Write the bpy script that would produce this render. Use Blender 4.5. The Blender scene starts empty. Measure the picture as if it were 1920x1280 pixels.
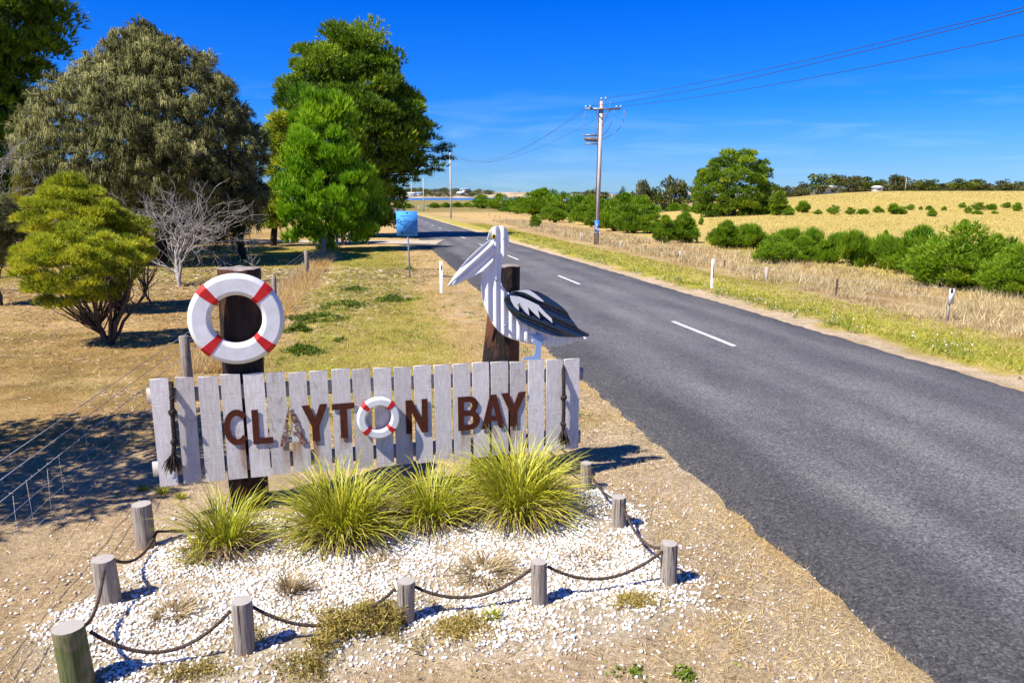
import bpy, bmesh, math
import numpy as np
from mathutils import Vector, Matrix

# ------------------------------------------------------------------ camera, sky, sun, exposure
SC = bpy.context.scene
COL = SC.collection
FPX, HORIZON, CAM_H = 1400.0, 360.0, 2.93
PITCH = math.atan((640 - HORIZON) / FPX)
cam_d = bpy.data.cameras.new("camera")
cam_d.sensor_width = 36.0
cam_d.lens = FPX / 1920 * 36
cam_d.clip_start, cam_d.clip_end = 0.1, 6000
cam = bpy.data.objects.new("camera", cam_d)
COL.objects.link(cam)
cam.location = (0, 0, CAM_H)
cam.rotation_euler = (math.pi / 2 - PITCH, 0, 0)
SC.camera = cam

LIGHT = Vector((0.27, 0.19, -0.42)).normalized()          # the way the sunlight travels
SUN_EL = math.asin(-LIGHT.z)
SUN_ROT = math.atan2(-LIGHT.x, -LIGHT.y)
world = bpy.data.worlds.new("World")
SC.world = world
world.use_nodes = True
wn, wl = world.node_tree.nodes, world.node_tree.links
wn.clear()
w_out = wn.new("ShaderNodeOutputWorld")
w_bg = wn.new("ShaderNodeBackground")
w_sky = wn.new("ShaderNodeTexSky")
w_sky.sky_type = 'NISHITA'
w_sky.sun_disc = False
w_sky.sun_elevation = SUN_EL
w_sky.sun_rotation = SUN_ROT
w_sky.air_density, w_sky.dust_density, w_sky.ozone_density = 1.0, 0.1, 3.0
w_bg.inputs['Strength'].default_value = 0.12
# the photograph's polarised, saturated sky: a grade that runs smoothly from horizon to zenith
w_tc = wn.new("ShaderNodeTexCoord")
w_sep = wn.new("ShaderNodeSeparateXYZ")
wl.new(w_tc.outputs['Generated'], w_sep.inputs[0])
w_ramp = wn.new("ShaderNodeValToRGB")
w_ramp.color_ramp.elements[0].position = 0.0
w_ramp.color_ramp.elements[0].color = (0.19, 0.36, 0.68, 1)
w_ramp.color_ramp.elements[1].position = 1.0
w_ramp.color_ramp.elements[1].color = (0.03, 0.22, 0.62, 1)
for p, c in ((0.03, (0.15, 0.32, 0.71, 1)), (0.11, (0.037, 0.267, 0.76, 1)), (0.23, (0.002, 0.225, 0.82, 1)), (0.45, (0.012, 0.22, 0.72, 1))):
    e = w_ramp.color_ramp.elements.new(p)
    e.color = c
wl.new(w_sep.outputs['Z'], w_ramp.inputs[0])
w_mul = wn.new("ShaderNodeMix")
w_mul.data_type = 'RGBA'
w_mul.blend_type = 'MULTIPLY'
w_mul.inputs[0].default_value = 1.0
wl.new(w_sky.outputs[0], w_mul.inputs[6])
wl.new(w_ramp.outputs[0], w_mul.inputs[7])
# thin cirrus wisps
w_map = wn.new("ShaderNodeMapping")
w_map.inputs['Scale'].default_value = (3.0, 3.0, 26.0)
wl.new(w_tc.outputs['Generated'], w_map.inputs[0])
w_noi = wn.new("ShaderNodeTexNoise")
w_noi.inputs['Scale'].default_value = 1.6
w_noi.inputs['Detail'].default_value = 7
w_noi.inputs['Roughness'].default_value = 0.55
w_noi.inputs['Distortion'].default_value = 0.6
wl.new(w_map.outputs[0], w_noi.inputs['Vector'])
w_cr = wn.new("ShaderNodeMapRange")
w_cr.inputs[1].default_value, w_cr.inputs[2].default_value = 0.52, 0.82
w_cr.inputs[3].default_value, w_cr.inputs[4].default_value = 0.0, 0.22
wl.new(w_noi.outputs[0], w_cr.inputs[0])
w_mix = wn.new("ShaderNodeMix")
w_mix.data_type = 'RGBA'
w_low = wn.new("ShaderNodeMapRange")                         # the wisps lie low over the horizon
w_low.inputs[1].default_value, w_low.inputs[2].default_value = 0.15, 0.07
wl.new(w_sep.outputs['Z'], w_low.inputs[0])
w_cm = wn.new("ShaderNodeMath"); w_cm.operation = 'MULTIPLY'
wl.new(w_cr.outputs[0], w_cm.inputs[0]); wl.new(w_low.outputs[0], w_cm.inputs[1])
wl.new(w_cm.outputs[0], w_mix.inputs[0])
wl.new(w_mul.outputs[2], w_mix.inputs[6])
w_mix.inputs[7].default_value = (3.6, 4.8, 6.2, 1)
wl.new(w_mix.outputs[2], w_bg.inputs['Color'])
wl.new(w_bg.outputs[0], w_out.inputs['Surface'])

sun_d = bpy.data.lights.new("sun", 'SUN')
sun_d.energy = 4.8
sun_d.angle = math.radians(0.5)
sun_d.color = (1.0, 0.95, 0.86)
sun = bpy.data.objects.new("sun", sun_d)
sun.rotation_euler = LIGHT.to_track_quat('-Z', 'Y').to_euler()
sun.location = (-20, -14, 30)
COL.objects.link(sun)

SC.view_settings.view_transform = 'Standard'
SC.view_settings.look = 'None'
SC.view_settings.gamma = 1.0
SC.view_settings.use_curve_mapping = False
SC.view_settings.exposure = 0.85
SC.render.engine = 'CYCLES'
SC.cycles.use_denoising = True
SC.cycles.denoiser = 'OPENIMAGEDENOISE'
SC.cycles.denoising_prefilter = 'ACCURATE'
SC.cycles.max_bounces = 6
SC.cycles.transparent_max_bounces = 6

# ------------------------------------------------------------------ helpers: places
RNG = np.random.default_rng(7)
TH = math.atan(253 / 1427.0)                               # the road's heading, left of the view axis
CT, ST = math.cos(TH), math.sin(TH)


def uv2xy(u, v):
    return u * CT - v * ST, u * ST + v * CT


def xy2uv(x, y):
    return x * CT + y * ST, -x * ST + y * CT


def ss(t):
    t = np.clip(t, 0, 1)
    return t * t * (3 - 2 * t)


def vnoise(x, y, seed=0):
    x = np.asarray(x, float); y = np.asarray(y, float)
    xi, yi = np.floor(x).astype(np.int64), np.floor(y).astype(np.int64)
    fx, fy = x - xi, y - yi
    fx, fy = fx * fx * (3 - 2 * fx), fy * fy * (3 - 2 * fy)

    def h(a, b):
        n = (a * 374761393 + b * 668265263 + seed * 1442695041) & 0x7fffffff
        n = ((n ^ (n >> 13)) * 1274126177) & 0x7fffffff
        return ((n ^ (n >> 16)) & 0xffff) / 65535.0
    return (h(xi, yi) * (1 - fx) + h(xi + 1, yi) * fx) * (1 - fy) + (h(xi, yi + 1) * (1 - fx) + h(xi + 1, yi + 1) * fx) * fy


def fbm(x, y, seed=0, octaves=4):
    s, a, t = 0, 0.5, 0
    for k in range(octaves):
        s = s + a * vnoise(np.asarray(x) * 2 ** k, np.asarray(y) * 2 ** k, seed + k)
        t += a
        a *= 0.5
    return s / t


def terrain(x, y):
    """Height of the land: falls gently towards the lake, rises to the paddock crest."""
    x = np.asarray(x, float); y = np.asarray(y, float)
    yy = np.clip(y, -60, 230)
    z = -0.0147 * yy
    t = np.clip((y - 230) / 150, 0, 1)
    z = z - 0.0147 * 150 * (t - t * t / 2)
    z = z - 0.55 * ss((y - 400) / 300)
    az = x / np.maximum(y, 1.0)
    z = z + 6.5 * ss((y - 60) / 170) * ss((az - 0.09) / 0.42)
    return z


def ray(px, py):
    cx, cy = (px - 960) / FPX, (640 - py) / FPX
    return np.array([cx, math.cos(PITCH) + cy * math.sin(PITCH), -math.sin(PITCH) + cy * math.cos(PITCH)])


def at(px, py):
    """The point of the land seen at a place in the photograph (march along the sight line)."""
    d = ray(px, py)
    t = 2.0
    while t < 1500:
        p = d * t
        if CAM_H + p[2] < terrain(p[0], p[1]):
            break
        t *= 1.01
    lo, hi = t / 1.01, t
    for _ in range(30):
        m = (lo + hi) / 2
        p = d * m
        if CAM_H + p[2] < terrain(p[0], p[1]):
            hi = m
        else:
            lo = m
    p = d * hi
    return Vector((p[0], p[1], float(terrain(p[0], p[1]))))


def azi(px, dist):
    """A point of the land on the sight line's bearing at a given distance."""
    d = ray(px, HORIZON)
    x, y = d[0] / d[1] * dist, dist
    return Vector((x, y, float(terrain(x, y))))


def mpp(p):
    return p.y / 1427.0                                     # metres per photo pixel at that depth


# ------------------------------------------------------------------ helpers: materials
def nodes_of(m):
    m.use_nodes = True
    n, l = m.node_tree.nodes, m.node_tree.links
    n.clear()
    return n, l


def mixc(n, l, fac, a, b, blend='MIX'):
    x = n.new("ShaderNodeMix")
    x.data_type = 'RGBA'
    x.blend_type = blend
    for s, val in ((0, fac), (6, a), (7, b)):
        if hasattr(val, 'is_output'):
            l.new(val, x.inputs[s])
        elif isinstance(val, (int, float)):
            x.inputs[s].default_value = val
        else:
            x.inputs[s].default_value = tuple(val) + (1,) * (4 - len(val))
    return x.outputs[2]


def noise(n, l, scale, detail=4, rough=0.55, stretch=None, coord='Object', dist=0.0):
    tc = n.new("ShaderNodeTexCoord")
    src = tc.outputs[coord]
    if stretch:
        mp = n.new("ShaderNodeMapping")
        mp.inputs['Scale'].default_value = stretch
        l.new(src, mp.inputs[0])
        src = mp.outputs[0]
    t = n.new("ShaderNodeTexNoise")
    t.inputs['Scale'].default_value = scale
    t.inputs['Detail'].default_value = detail
    t.inputs['Roughness'].default_value = rough
    t.inputs['Distortion'].default_value = dist
    l.new(src, t.inputs['Vector'])
    return t.outputs[0]


def rng_map(n, l, src, a, b, c=0.0, d=1.0):
    m = n.new("ShaderNodeMapRange")
    for k, val in enumerate((a, b, c, d)):
        m.inputs[k + 1].default_value = val
    l.new(src, m.inputs[0])
    return m.outputs[0]


def finish(n, l, color, rough=0.8, bump=None, bump_s=0.3, bump_d=0.01, metal=0.0, spec=0.3, trans=0.0):
    o = n.new("ShaderNodeOutputMaterial")
    b = n.new("ShaderNodeBsdfPrincipled")
    if hasattr(color, 'is_output'):
        l.new(color, b.inputs['Base Color'])
    else:
        b.inputs['Base Color'].default_value = tuple(color) + (1,)
    if hasattr(rough, 'is_output'):
        l.new(rough, b.inputs['Roughness'])
    else:
        b.inputs['Roughness'].default_value = rough
    b.inputs['Metallic'].default_value = metal
    b.inputs['Specular IOR Level'].default_value = spec
    if bump is not None:
        bp = n.new("ShaderNodeBump")
        bp.inputs['Strength'].default_value = bump_s
        bp.inputs['Distance'].default_value = bump_d
        l.new(bump, bp.inputs['Height'])
        l.new(bp.outputs[0], b.inputs['Normal'])
    if trans > 0:
        t = n.new("ShaderNodeBsdfTranslucent")
        if hasattr(color, 'is_output'):
            l.new(color, t.inputs['Color'])
        else:
            t.inputs['Color'].default_value = tuple(color) + (1,)
        mx = n.new("ShaderNodeMixShader")
        mx.inputs[0].default_value = trans
        l.new(b.outputs[0], mx.inputs[1])
        l.new(t.outputs[0], mx.inputs[2])
        l.new(mx.outputs[0], o.inputs['Surface'])
    else:
        l.new(b.outputs[0], o.inputs['Surface'])


def attr(n, name):
    a = n.new("ShaderNodeAttribute")
    a.attribute_name = name
    return a


def leaf_mat(name, stops, trans=0.25, rough=0.55, spec=0.3):
    """Foliage: every leaf or blade carries its own value 'v' that picks its colour."""
    m = bpy.data.materials.new(name)
    n, l = nodes_of(m)
    r = n.new("ShaderNodeValToRGB")
    els = r.color_ramp.elements
    while len(els) < len(stops):
        els.new(0.5)
    for e, (p, c) in zip(els, stops):
        e.position = p
        e.color = tuple(c) + (1,)
    l.new(attr(n, "v").outputs['Fac'], r.inputs[0])
    finish(n, l, r.outputs[0], rough, spec=spec, trans=trans)
    return m


def two_tone(name, a, b, scale=8, stretch=None, rough=0.8, bump_s=0.3, bump_d=0.01, lo=0.35, hi=0.65, metal=0.0, spec=0.3, detail=5, dist=0.0):
    m = bpy.data.materials.new(name)
    n, l = nodes_of(m)
    t = noise(n, l, scale, detail, 0.6, stretch, dist=dist)
    f = rng_map(n, l, t, lo, hi)
    finish(n, l, mixc(n, l, f, a, b), rough, t, bump_s, bump_d, metal, spec)
    return m


# ------------------------------------------------------------------ helpers: objects
def new_obj(name, data, parent=None):
    o = bpy.data.objects.new(name, data)
    COL.objects.link(o)
    if parent is not None:
        o.parent = parent
    return o


def thing(name, label, cat, loc=(0, 0, 0), rotz=0.0, group=None, scale=None):
    o = new_obj(name, None)
    o.location = loc
    o.rotation_euler = (0, 0, rotz)
    if scale is not None:
        o.scale = scale
    o['label'] = label
    o['category'] = cat
    if group:
        o['group'] = group
    return o


def tag(o, label=None, cat=None, group=None, kind=None):
    for k, val in (('label', label), ('category', cat), ('group', group), ('kind', kind)):
        if val:
            o[k] = val
    return o


def dup(root, loc, rotz=0.0, scale=None, label=None, group=None):
    r = root.copy()
    COL.objects.link(r)
    r.location = loc
    r.rotation_euler = (0, 0, rotz)
    if scale is not None:
        r.scale = scale
    if label:
        r['label'] = label
    if group:
        r['group'] = group
    for ch in root.children:
        c = ch.copy()
        COL.objects.link(c)
        c.parent = r
        for g in ch.children:
            d = g.copy()
            COL.objects.link(d)
            d.parent = c
    return r


def make_mesh(name, V, T, v=None, smooth=False, color=None):
    """A triangle mesh from arrays; v: one value per vertex, color: one RGB per vertex."""
    V = np.asarray(V, np.float32); T = np.asarray(T, np.int32)
    me = bpy.data.meshes.new(name)
    me.vertices.add(len(V))
    me.vertices.foreach_set("co", V.ravel())
    me.loops.add(T.size)
    me.loops.foreach_set("vertex_index", T.ravel())
    k = T.shape[1]
    me.polygons.add(len(T))
    me.polygons.foreach_set("loop_start", np.arange(0, T.size, k, dtype=np.int32))
    me.polygons.foreach_set("loop_total", np.full(len(T), k, np.int32))
    if smooth:
        me.polygons.foreach_set("use_smooth", np.ones(len(T), bool))
    if v is not None:
        a = me.attributes.new("v", 'FLOAT', 'POINT')
        a.data.foreach_set("value", np.asarray(v, np.float32))
    if color is not None:
        a = me.attributes.new("soil", 'FLOAT_COLOR', 'POINT')
        a.data.foreach_set("color", np.hstack([color, np.ones((len(V), 1))]).astype(np.float32).ravel())
    me.update(calc_edges=True)
    me.validate()
    return me


class Geo:
    """Collects triangles from several builders into one mesh."""

    def __init__(self):
        self.V, self.T, self.A, self.n = [], [], [], 0

    def add(self, V, T, a=0.5):
        V = np.asarray(V, float); T = np.asarray(T, np.int64)
        self.V.append(V); self.T.append(T + self.n)
        self.A.append(np.full(len(V), a, float) if np.isscalar(a) else np.asarray(a, float))
        self.n += len(V)

    def tube(self, pts, radii, sides=6, a=0.5, cap=True):
        pts = np.asarray(pts, float)
        n = len(pts)
        radii = np.full(n, radii, float) if np.isscalar(radii) else np.asarray(radii, float)
        tan = np.gradient(pts, axis=0)
        tan /= np.linalg.norm(tan, axis=1)[:, None] + 1e-12
        ref = np.array([0, 0, 1.0]) if abs(tan[0, 2]) < 0.9 else np.array([1.0, 0, 0])
        V = []
        u = np.cross(tan[0], ref); u /= np.linalg.norm(u)
        for i in range(n):
            u = u - tan[i] * (u @ tan[i]); u /= np.linalg.norm(u) + 1e-12
            w = np.cross(tan[i], u)
            th = np.arange(sides) * 2 * math.pi / sides
            V.append(pts[i] + radii[i] * (np.cos(th)[:, None] * u + np.sin(th)[:, None] * w))
        V = np.vstack(V)
        T = []
        for i in range(n - 1):
            for k in range(sides):
                p, q = i * sides + k, i * sides + (k + 1) % sides
                T += [(p, q, q + sides), (p, q + sides, p + sides)]
        if cap:
            for k in range(1, sides - 1):
                T.append((0, k + 1, k))
                e = (n - 1) * sides
                T.append((e, e + k, e + k + 1))
        self.add(V, T, a)

    def box(self, c, size, axes=None, a=0.5):
        c = np.asarray(c, float); h = np.asarray(size, float) / 2
        ax = np.eye(3) if axes is None else np.asarray(axes, float)
        s = np.array([(x, y, z) for x in (-1, 1) for y in (-1, 1) for z in (-1, 1)], float)
        V = c + (s * h) @ ax
        Q = [(0, 1, 3, 2), (4, 6, 7, 5), (0, 4, 5, 1), (2, 3, 7, 6), (0, 2, 6, 4), (1, 5, 7, 3)]
        T = []
        for q in Q:
            T += [(q[0], q[1], q[2]), (q[0], q[2], q[3])]
        self.add(V, T, a)

    def build(self, name, mat, parent=None, smooth=False, origin=(0, 0, 0)):
        V = np.vstack(self.V) - np.asarray(origin, float)
        me = make_mesh(name, V, np.vstack(self.T), np.concatenate(self.A), smooth)
        me.materials.append(mat)
        return new_obj(name, me, parent)


def unit(a):
    return a / (np.linalg.norm(a, axis=-1, keepdims=True) + 1e-9)


def blades(P, D, L, W, v, bend=None, rng=RNG, face=None):
    """Leaves, needles or grass blades: one tapering triangle each, or with bend a strand that droops in two steps."""
    N = len(P)
    L = np.broadcast_to(np.asarray(L, float), (N,))[:, None]
    W = np.broadcast_to(np.asarray(W, float), (N,))[:, None]
    D = unit(D)
    ref = unit(rng.normal(size=(N, 3))) if face is None else unit(unit(face) + rng.normal(0, .38, (N, 3)))
    side = unit(np.cross(D, ref)) * W / 2
    if bend is None:
        V = np.stack([P - side, P + side, P + D * L], 1).reshape(-1, 3)
        return V, np.arange(3 * N).reshape(-1, 3), np.repeat(v, 3)
    b = np.broadcast_to(np.asarray(bend, float), (N,))[:, None]
    dn = np.array([0, 0, -1.0])
    M = P + D * L * 0.5
    Q = M + unit(D * (1 - b) + dn * b) * L * 0.5
    V = np.stack([P - side, P + side, M - side * .85, M + side * .85, Q], 1).reshape(-1, 3)
    i = np.arange(N)[:, None] * 5
    T = np.concatenate([i + [0, 1, 3], i + [0, 3, 2], i + [2, 3, 4]], 1).reshape(-1, 3)
    return V, T, np.repeat(v, 5)


def prism(bm, pts2, to3, depth_vec):
    """Extrude a 2-D outline into a solid."""
    vs = [bm.verts.new(to3(*p)) for p in pts2]
    f = bm.faces.new(vs)
    r = bmesh.ops.extrude_face_region(bm, geom=[f])
    bmesh.ops.translate(bm, vec=depth_vec, verts=[g for g in r['geom'] if isinstance(g, bmesh.types.BMVert)])
    return f


def bm_obj(name, bm, mat, parent=None, tri=True):
    if tri:
        bmesh.ops.triangulate(bm, faces=bm.faces[:])
    bmesh.ops.recalc_face_normals(bm, faces=bm.faces[:])
    me = bpy.data.meshes.new(name)
    bm.to_mesh(me)
    bm.free()
    me.materials.append(mat)
    return new_obj(name, me, parent)


# ------------------------------------------------------------------ the land
def poly_px(pts):
    return np.array([tuple(at(*p))[:2] for p in pts])


def inside(poly, x, y):
    r = np.zeros(len(x), bool)
    j = len(poly) - 1
    for i in range(len(poly)):
        xi, yi, xj, yj = *poly[i], *poly[j]
        c = ((yi > y) != (yj > y)) & (x < (xj - xi) * (y - yi) / (yj - yi + 1e-12) + xi)
        r ^= c
        j = i
    return r


def edge_dist(poly, x, y):
    d = np.full(len(x), 1e9)
    p = np.stack([x, y], 1)
    for i in range(len(poly)):
        a, b = poly[i - 1], poly[i]
        t = np.clip(((p - a) @ (b - a)) / ((b - a) @ (b - a)), 0, 1)
        d = np.minimum(d, np.linalg.norm(p - (a + t[:, None] * (b - a)), axis=1))
    return np.where(inside(poly, x, y), d, -d)


BED = poly_px([(330, 1005), (215, 1065), (140, 1130), (75, 1200), (100, 1275), (230, 1330), (480, 1310), (700, 1262), (880, 1240),
               (1080, 1232), (1230, 1192), (1315, 1140), (1268, 1065), (1215, 1010), (1200, 950), (1125, 918), (1060, 935), (900, 960), (640, 960), (470, 980)])

TAN, SAND = np.array([.56, .40, .19]), np.array([.56, .43, .29])
OLIVE, GREEN, LIME = np.array([.25, .22, .05]), np.array([.34, .33, .045]), np.array([.43, .41, .07])
PALE, GOLD, BROWN, GRIT = np.array([.62, .52, .41]), np.array([.54, .44, .145]), np.array([.34, .21, .075]), np.array([.56, .465, .365])


def band(u, a, b, w=0.35):
    return ss((u - a + w) / (2 * w)) * (1 - ss((u - b + w) / (2 * w)))


def soil(x, y):
    """Ground colour and greenness at a place."""
    u, v = xy2uv(x, y)
    n1, n2, n3 = fbm(x * .9, y * .9, 3), fbm(x * .25, y * .25, 11), fbm(x * 3.5, y * 3.5, 21)
    uw = u + (n1 - .5) * 1.3 + (n3 - .5) * .5
    c = np.broadcast_to(TAN, (len(x), 3)).copy()

    def lay(col, m):
        nonlocal c
        m = np.clip(m, 0, 1)[:, None]
        c = c * (1 - m) + np.asarray(col) * m
    pad = 1 - ss((uw + 3.4) / .8)
    lay(OLIVE, pad * ss((n1 - .48) * 5) * .55)
    lay(GREEN, pad * ss((v - 26) / 8) * (1 - ss((v - 50) / 6)) * .75)
    lay(BROWN, pad * ss((n2 - .47) * 5) * .5)
    lay(BROWN * .8, pad * ss((n3 * .6 + n1 * .4 - .52) * 8) * .45)
    strip = band(uw, -2.0, 1.25, .5) * ss((v - 8.6 - (n2 - .5) * 3) / 1.6) * (1 - ss((v - 51) / 3))
    lay(LIME, strip * (.55 + .45 * ss((n1 - .35) * 4)) * .95)
    lay(TAN, strip * ss((n3 * .5 + n1 * .5 - .50) * 8) * .75)
    lay(OLIVE, strip * ss((n2 * .6 + n3 * .4 - .52) * 7) * .5)
    near = 1 - ss((v - 8.6) / 1.2)
    lay(SAND, near * (1 - ss((uw + 1.6) / .6)) * ss((u + 6.2) / .8) * .9)
    lay(GRIT, near * band(uw, -1.8, 3.4, .4) * .7)
    lay(PALE, near * band(uw, 2.6, 3.5, .25) * .35)
    lay(GRIT, band(uw, 2.0, 3.5, .4) * ss((n3 - .4) * 4) * .6)
    lay(PALE, band(uw, 9.9, 10.75, .3) * .85)
    lay(LIME, band(uw, 10.9, 12.9, .4) * (.6 + .4 * ss((n1 - .3) * 4)))
    lay((.50, .39, .22), band(u, 12.7, 18, .6) * .8)
    lay(BROWN, band(u, 12.9, 17, .6) * ss((n1 - .46) * 5) * .5)
    lay(GREEN, band(u, 13.2, 19, .6) * ss((n2 - .56) * 7) * .5)
    field = ss((uw - 17 - .12 * np.clip(v - 16, 0, 400)) / 2)
    lay(GOLD, field * (1 - .2 * n2))
    lay(TAN * .9, field * ss((n3 - .55) * 6) * .25)
    far_left = ss((v - 210) / 80) * (1 - ss((x / np.maximum(y, 1) - .12) / .12))
    lay((.20, .185, .06), far_left * .8)
    hill = ss((v - 150) / 40) * ss((x / np.maximum(y, 1) - .12) / .05) * (1 - ss((x / np.maximum(y, 1) - .34) / .08))
    lay((.42, .32, .17), hill * .8)
    lay((.2, .17, .05), hill * ss((n2 - .45) * 5) * .5)
    e = edge_dist(BED, x, y)
    lay((.62, .54, .43), ss((e + .12 + (n1 - .5) * .5) / .3))
    return c, strip


def axis(parts):
    out = []
    for a, b, s in parts:
        out.append(np.arange(a, b, s))
    return np.concatenate(out)


gx = np.concatenate([-np.geomspace(760, 12.5, 42), axis([(-12, 16, .14), (16, 30, .5)]), np.geomspace(31, 900, 46)])
gy = np.concatenate([[-60, -30, -14, -6, -2], axis([(0, 2.6, .6), (2.6, 14, .12), (14, 36, .22), (36, 60, .6)]), np.geomspace(61, 760, 60)])
X, Y = np.meshgrid(gx, gy)
xf, yf = X.ravel(), Y.ravel()
U, Vv = xy2uv(xf, yf)
scol, _ = soil(xf, yf)
bump = (fbm(xf * 2.2, yf * 2.2, 31) - .5) * .09 + (vnoise(xf * 6, yf * 6, 5) - .5) * .03
off_road = np.maximum(ss((2.9 - U) / .6), ss((U - 10.6) / .6))
bed_e = edge_dist(BED, xf, yf)
zf = terrain(xf, yf) + bump * off_road * (1 - .8 * ss((bed_e + .3) / .4)) * np.clip(1 - yf / 300, 0, 1) - .05 * (1 - off_road)
zf = zf + .05 * ss((bed_e + .2) / .5) + .10 * band(U, 12.7, 16, .8) * np.clip(1 - Vv / 120, 0, 1)
nx, ny = len(gx), len(gy)
idx = np.arange(nx * ny).reshape(ny, nx)
q = np.stack([idx[:-1, :-1], idx[:-1, 1:], idx[1:, 1:], idx[1:, :-1]], -1).reshape(-1, 4)
gm = make_mesh("ground", np.stack([xf, yf, zf], 1), q, smooth=True, color=scol)
mat = bpy.data.materials.new("soil")
n, l = nodes_of(mat)
base = attr(n, "soil").outputs['Color']
f1 = noise(n, l, 26, 6, .72)
f2 = noise(n, l, 3.2, 5, .65)
f3 = noise(n, l, 110, 3, .7)
f4 = noise(n, l, .35, 6, .7)
c1 = mixc(n, l, rng_map(n, l, f1, .34, .68), (.62, .57, .52), (1.30, 1.30, 1.28))
c2 = mixc(n, l, rng_map(n, l, f2, .3, .7), (.80, .78, .72), (1.18, 1.18, 1.16))
c3 = mixc(n, l, rng_map(n, l, f3, .36, .66), (.66, .62, .58), (1.25, 1.25, 1.23))
c4 = mixc(n, l, rng_map(n, l, f4, .35, .65), (.86, .87, .80), (1.08, 1.06, 1.05))
col = mixc(n, l, 1.0, mixc(n, l, 1.0, mixc(n, l, 1.0, mixc(n, l, 1.0, base, c1, 'MULTIPLY'), c2, 'MULTIPLY'), c3, 'MULTIPLY'), c4, 'MULTIPLY')
hsum = n.new("ShaderNodeMath"); hsum.operation = 'ADD'
l.new(f1, hsum.inputs[0]); l.new(f3, hsum.inputs[1])
finish(n, l, col, .95, hsum.outputs[0], .8, .03, spec=.1)
gm.materials.append(mat)
ground = new_obj("ground", gm)
tag(ground, kind='structure')


def gz(x, y):
    """Height of the built ground surface near the camera."""
    x = np.atleast_1d(np.asarray(x, float)); y = np.atleast_1d(np.asarray(y, float))
    u, v = xy2uv(x, y)
    b = (fbm(x * 2.2, y * 2.2, 31) - .5) * .09 + (vnoise(x * 6, y * 6, 5) - .5) * .03
    o = np.maximum(ss((2.9 - u) / .6), ss((u - 10.6) / .6))
    e = edge_dist(BED, x, y)
    z = terrain(x, y) + b * o * (1 - .8 * ss((e + .3) / .4)) * np.clip(1 - y / 300, 0, 1) - .05 * (1 - o)
    return z + .05 * ss((e + .2) / .5) + .10 * band(u, 12.7, 16, .8) * np.clip(1 - v / 120, 0, 1)


# ------------------------------------------------------------------ the road, in its own axes (local x across, y along)
def road_left(v):
    return 3.35 - 2.1 * np.exp(-((v - 56.5) / 4.2) ** 4) + (vnoise(v * 2.3, v * 0, 8) - .5) * .05 + (vnoise(v * 5.1, v * 0, 28) - .5) * .08 + (vnoise(v * .35, v * 0, 18) - .5) * .05


def road_right(v):
    return 10.08 + (vnoise(v * 2.1, v * 0 + 5, 9) - .5) * .12 + (vnoise(v * 5.3, v * 0 + 5, 29) - .5) * .08


rv = np.concatenate([axis([(-14, 2, .5), (2, 30, .08), (30, 60, .18)]), np.geomspace(60.2, 410, 120)])
cross = np.array([0, .02, .1, .25, .4, .5, .6, .75, .9, .98, 1.0])
rl, rr = road_left(rv), road_right(rv)
RU = rl[:, None] + (rr - rl)[:, None] * cross
RV = np.repeat(rv[:, None], len(cross), 1)
rx, ry = uv2xy(RU, RV)
camber = .05 * (1 - (2 * cross - 1) ** 2)
edge = np.where((cross == 0) | (cross == 1), -.06, 0)
RZ = terrain(rx, ry) + .008 + camber + edge
idx = np.arange(RU.size).reshape(RU.shape)
q = np.stack([idx[:-1, :-1], idx[:-1, 1:], idx[1:, 1:], idx[1:, :-1]], -1).reshape(-1, 4)
rm = make_mesh("road", np.stack([RU.ravel(), RV.ravel(), RZ.ravel()], 1), q, smooth=True)
mat = bpy.data.materials.new("asphalt")
n, l = nodes_of(mat)
tc = n.new("ShaderNodeTexCoord")
sep = n.new("ShaderNodeSeparateXYZ")
l.new(tc.outputs['Object'], sep.inputs[0])
big = noise(n, l, .5, 4, .6, (1, .12, 1))
wob = n.new("ShaderNodeMath"); wob.operation = 'MULTIPLY_ADD'
l.new(big, wob.inputs[0]); wob.inputs[1].default_value = .5
l.new(sep.outputs['X'], wob.inputs[2])
tr = n.new("ShaderNodeValToRGB")                            # polished wheel tracks and the fresher strip beside the edge
cr = tr.color_ramp
cr.interpolation = 'EASE'
cr.elements[0].position, cr.elements[0].color = 0, (.062, .061, .062, 1)
cr.elements[1].position, cr.elements[1].color = 1, (.085, .082, .082, 1)
for p, g in ((.1, .066), (.22, .136), (.34, .104), (.45, .140), (.53, .124), (.62, .142), (.72, .106), (.82, .126), (.9, .100)):
    e = cr.elements.new(p); e.color = (g, g * .985, g * .99, 1)
l.new(rng_map(n, l, wob.outputs[0], 3.5, 10.4), tr.inputs[0])
sp = noise(n, l, 42, 5, .95)
sp2 = noise(n, l, 30, 4, .8)
spk = mixc(n, l, rng_map(n, l, sp, .36, .68), (.18, .18, .20), (2.0, 1.97, 1.93))
spk2 = mixc(n, l, rng_map(n, l, sp2, .35, .7), (.72, .72, .73), (1.35, 1.34, 1.3))
col = mixc(n, l, 1, mixc(n, l, 1, tr.outputs[0], spk, 'MULTIPLY'), spk2, 'MULTIPLY')
vor = n.new("ShaderNodeTexVoronoi"); vor.inputs['Scale'].default_value = 38
l.new(tc.outputs['Object'], vor.inputs['Vector'])
white = rng_map(n, l, vor.outputs['Distance'], .17, .09)
col = mixc(n, l, mixc(n, l, 1, white, rng_map(n, l, sp2, .5, .62), 'MULTIPLY'), col, (.46, .45, .43))
patch = noise(n, l, .9, 5, .65, (1, .3, 1))
col = mixc(n, l, 1, col, mixc(n, l, rng_map(n, l, patch, .35, .65), (.74, .74, .77), (1.18, 1.17, 1.14)), 'MULTIPLY')
agg = n.new("ShaderNodeTexVoronoi"); agg.inputs['Scale'].default_value = 52
l.new(tc.outputs['Object'], agg.inputs['Vector'])
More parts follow.
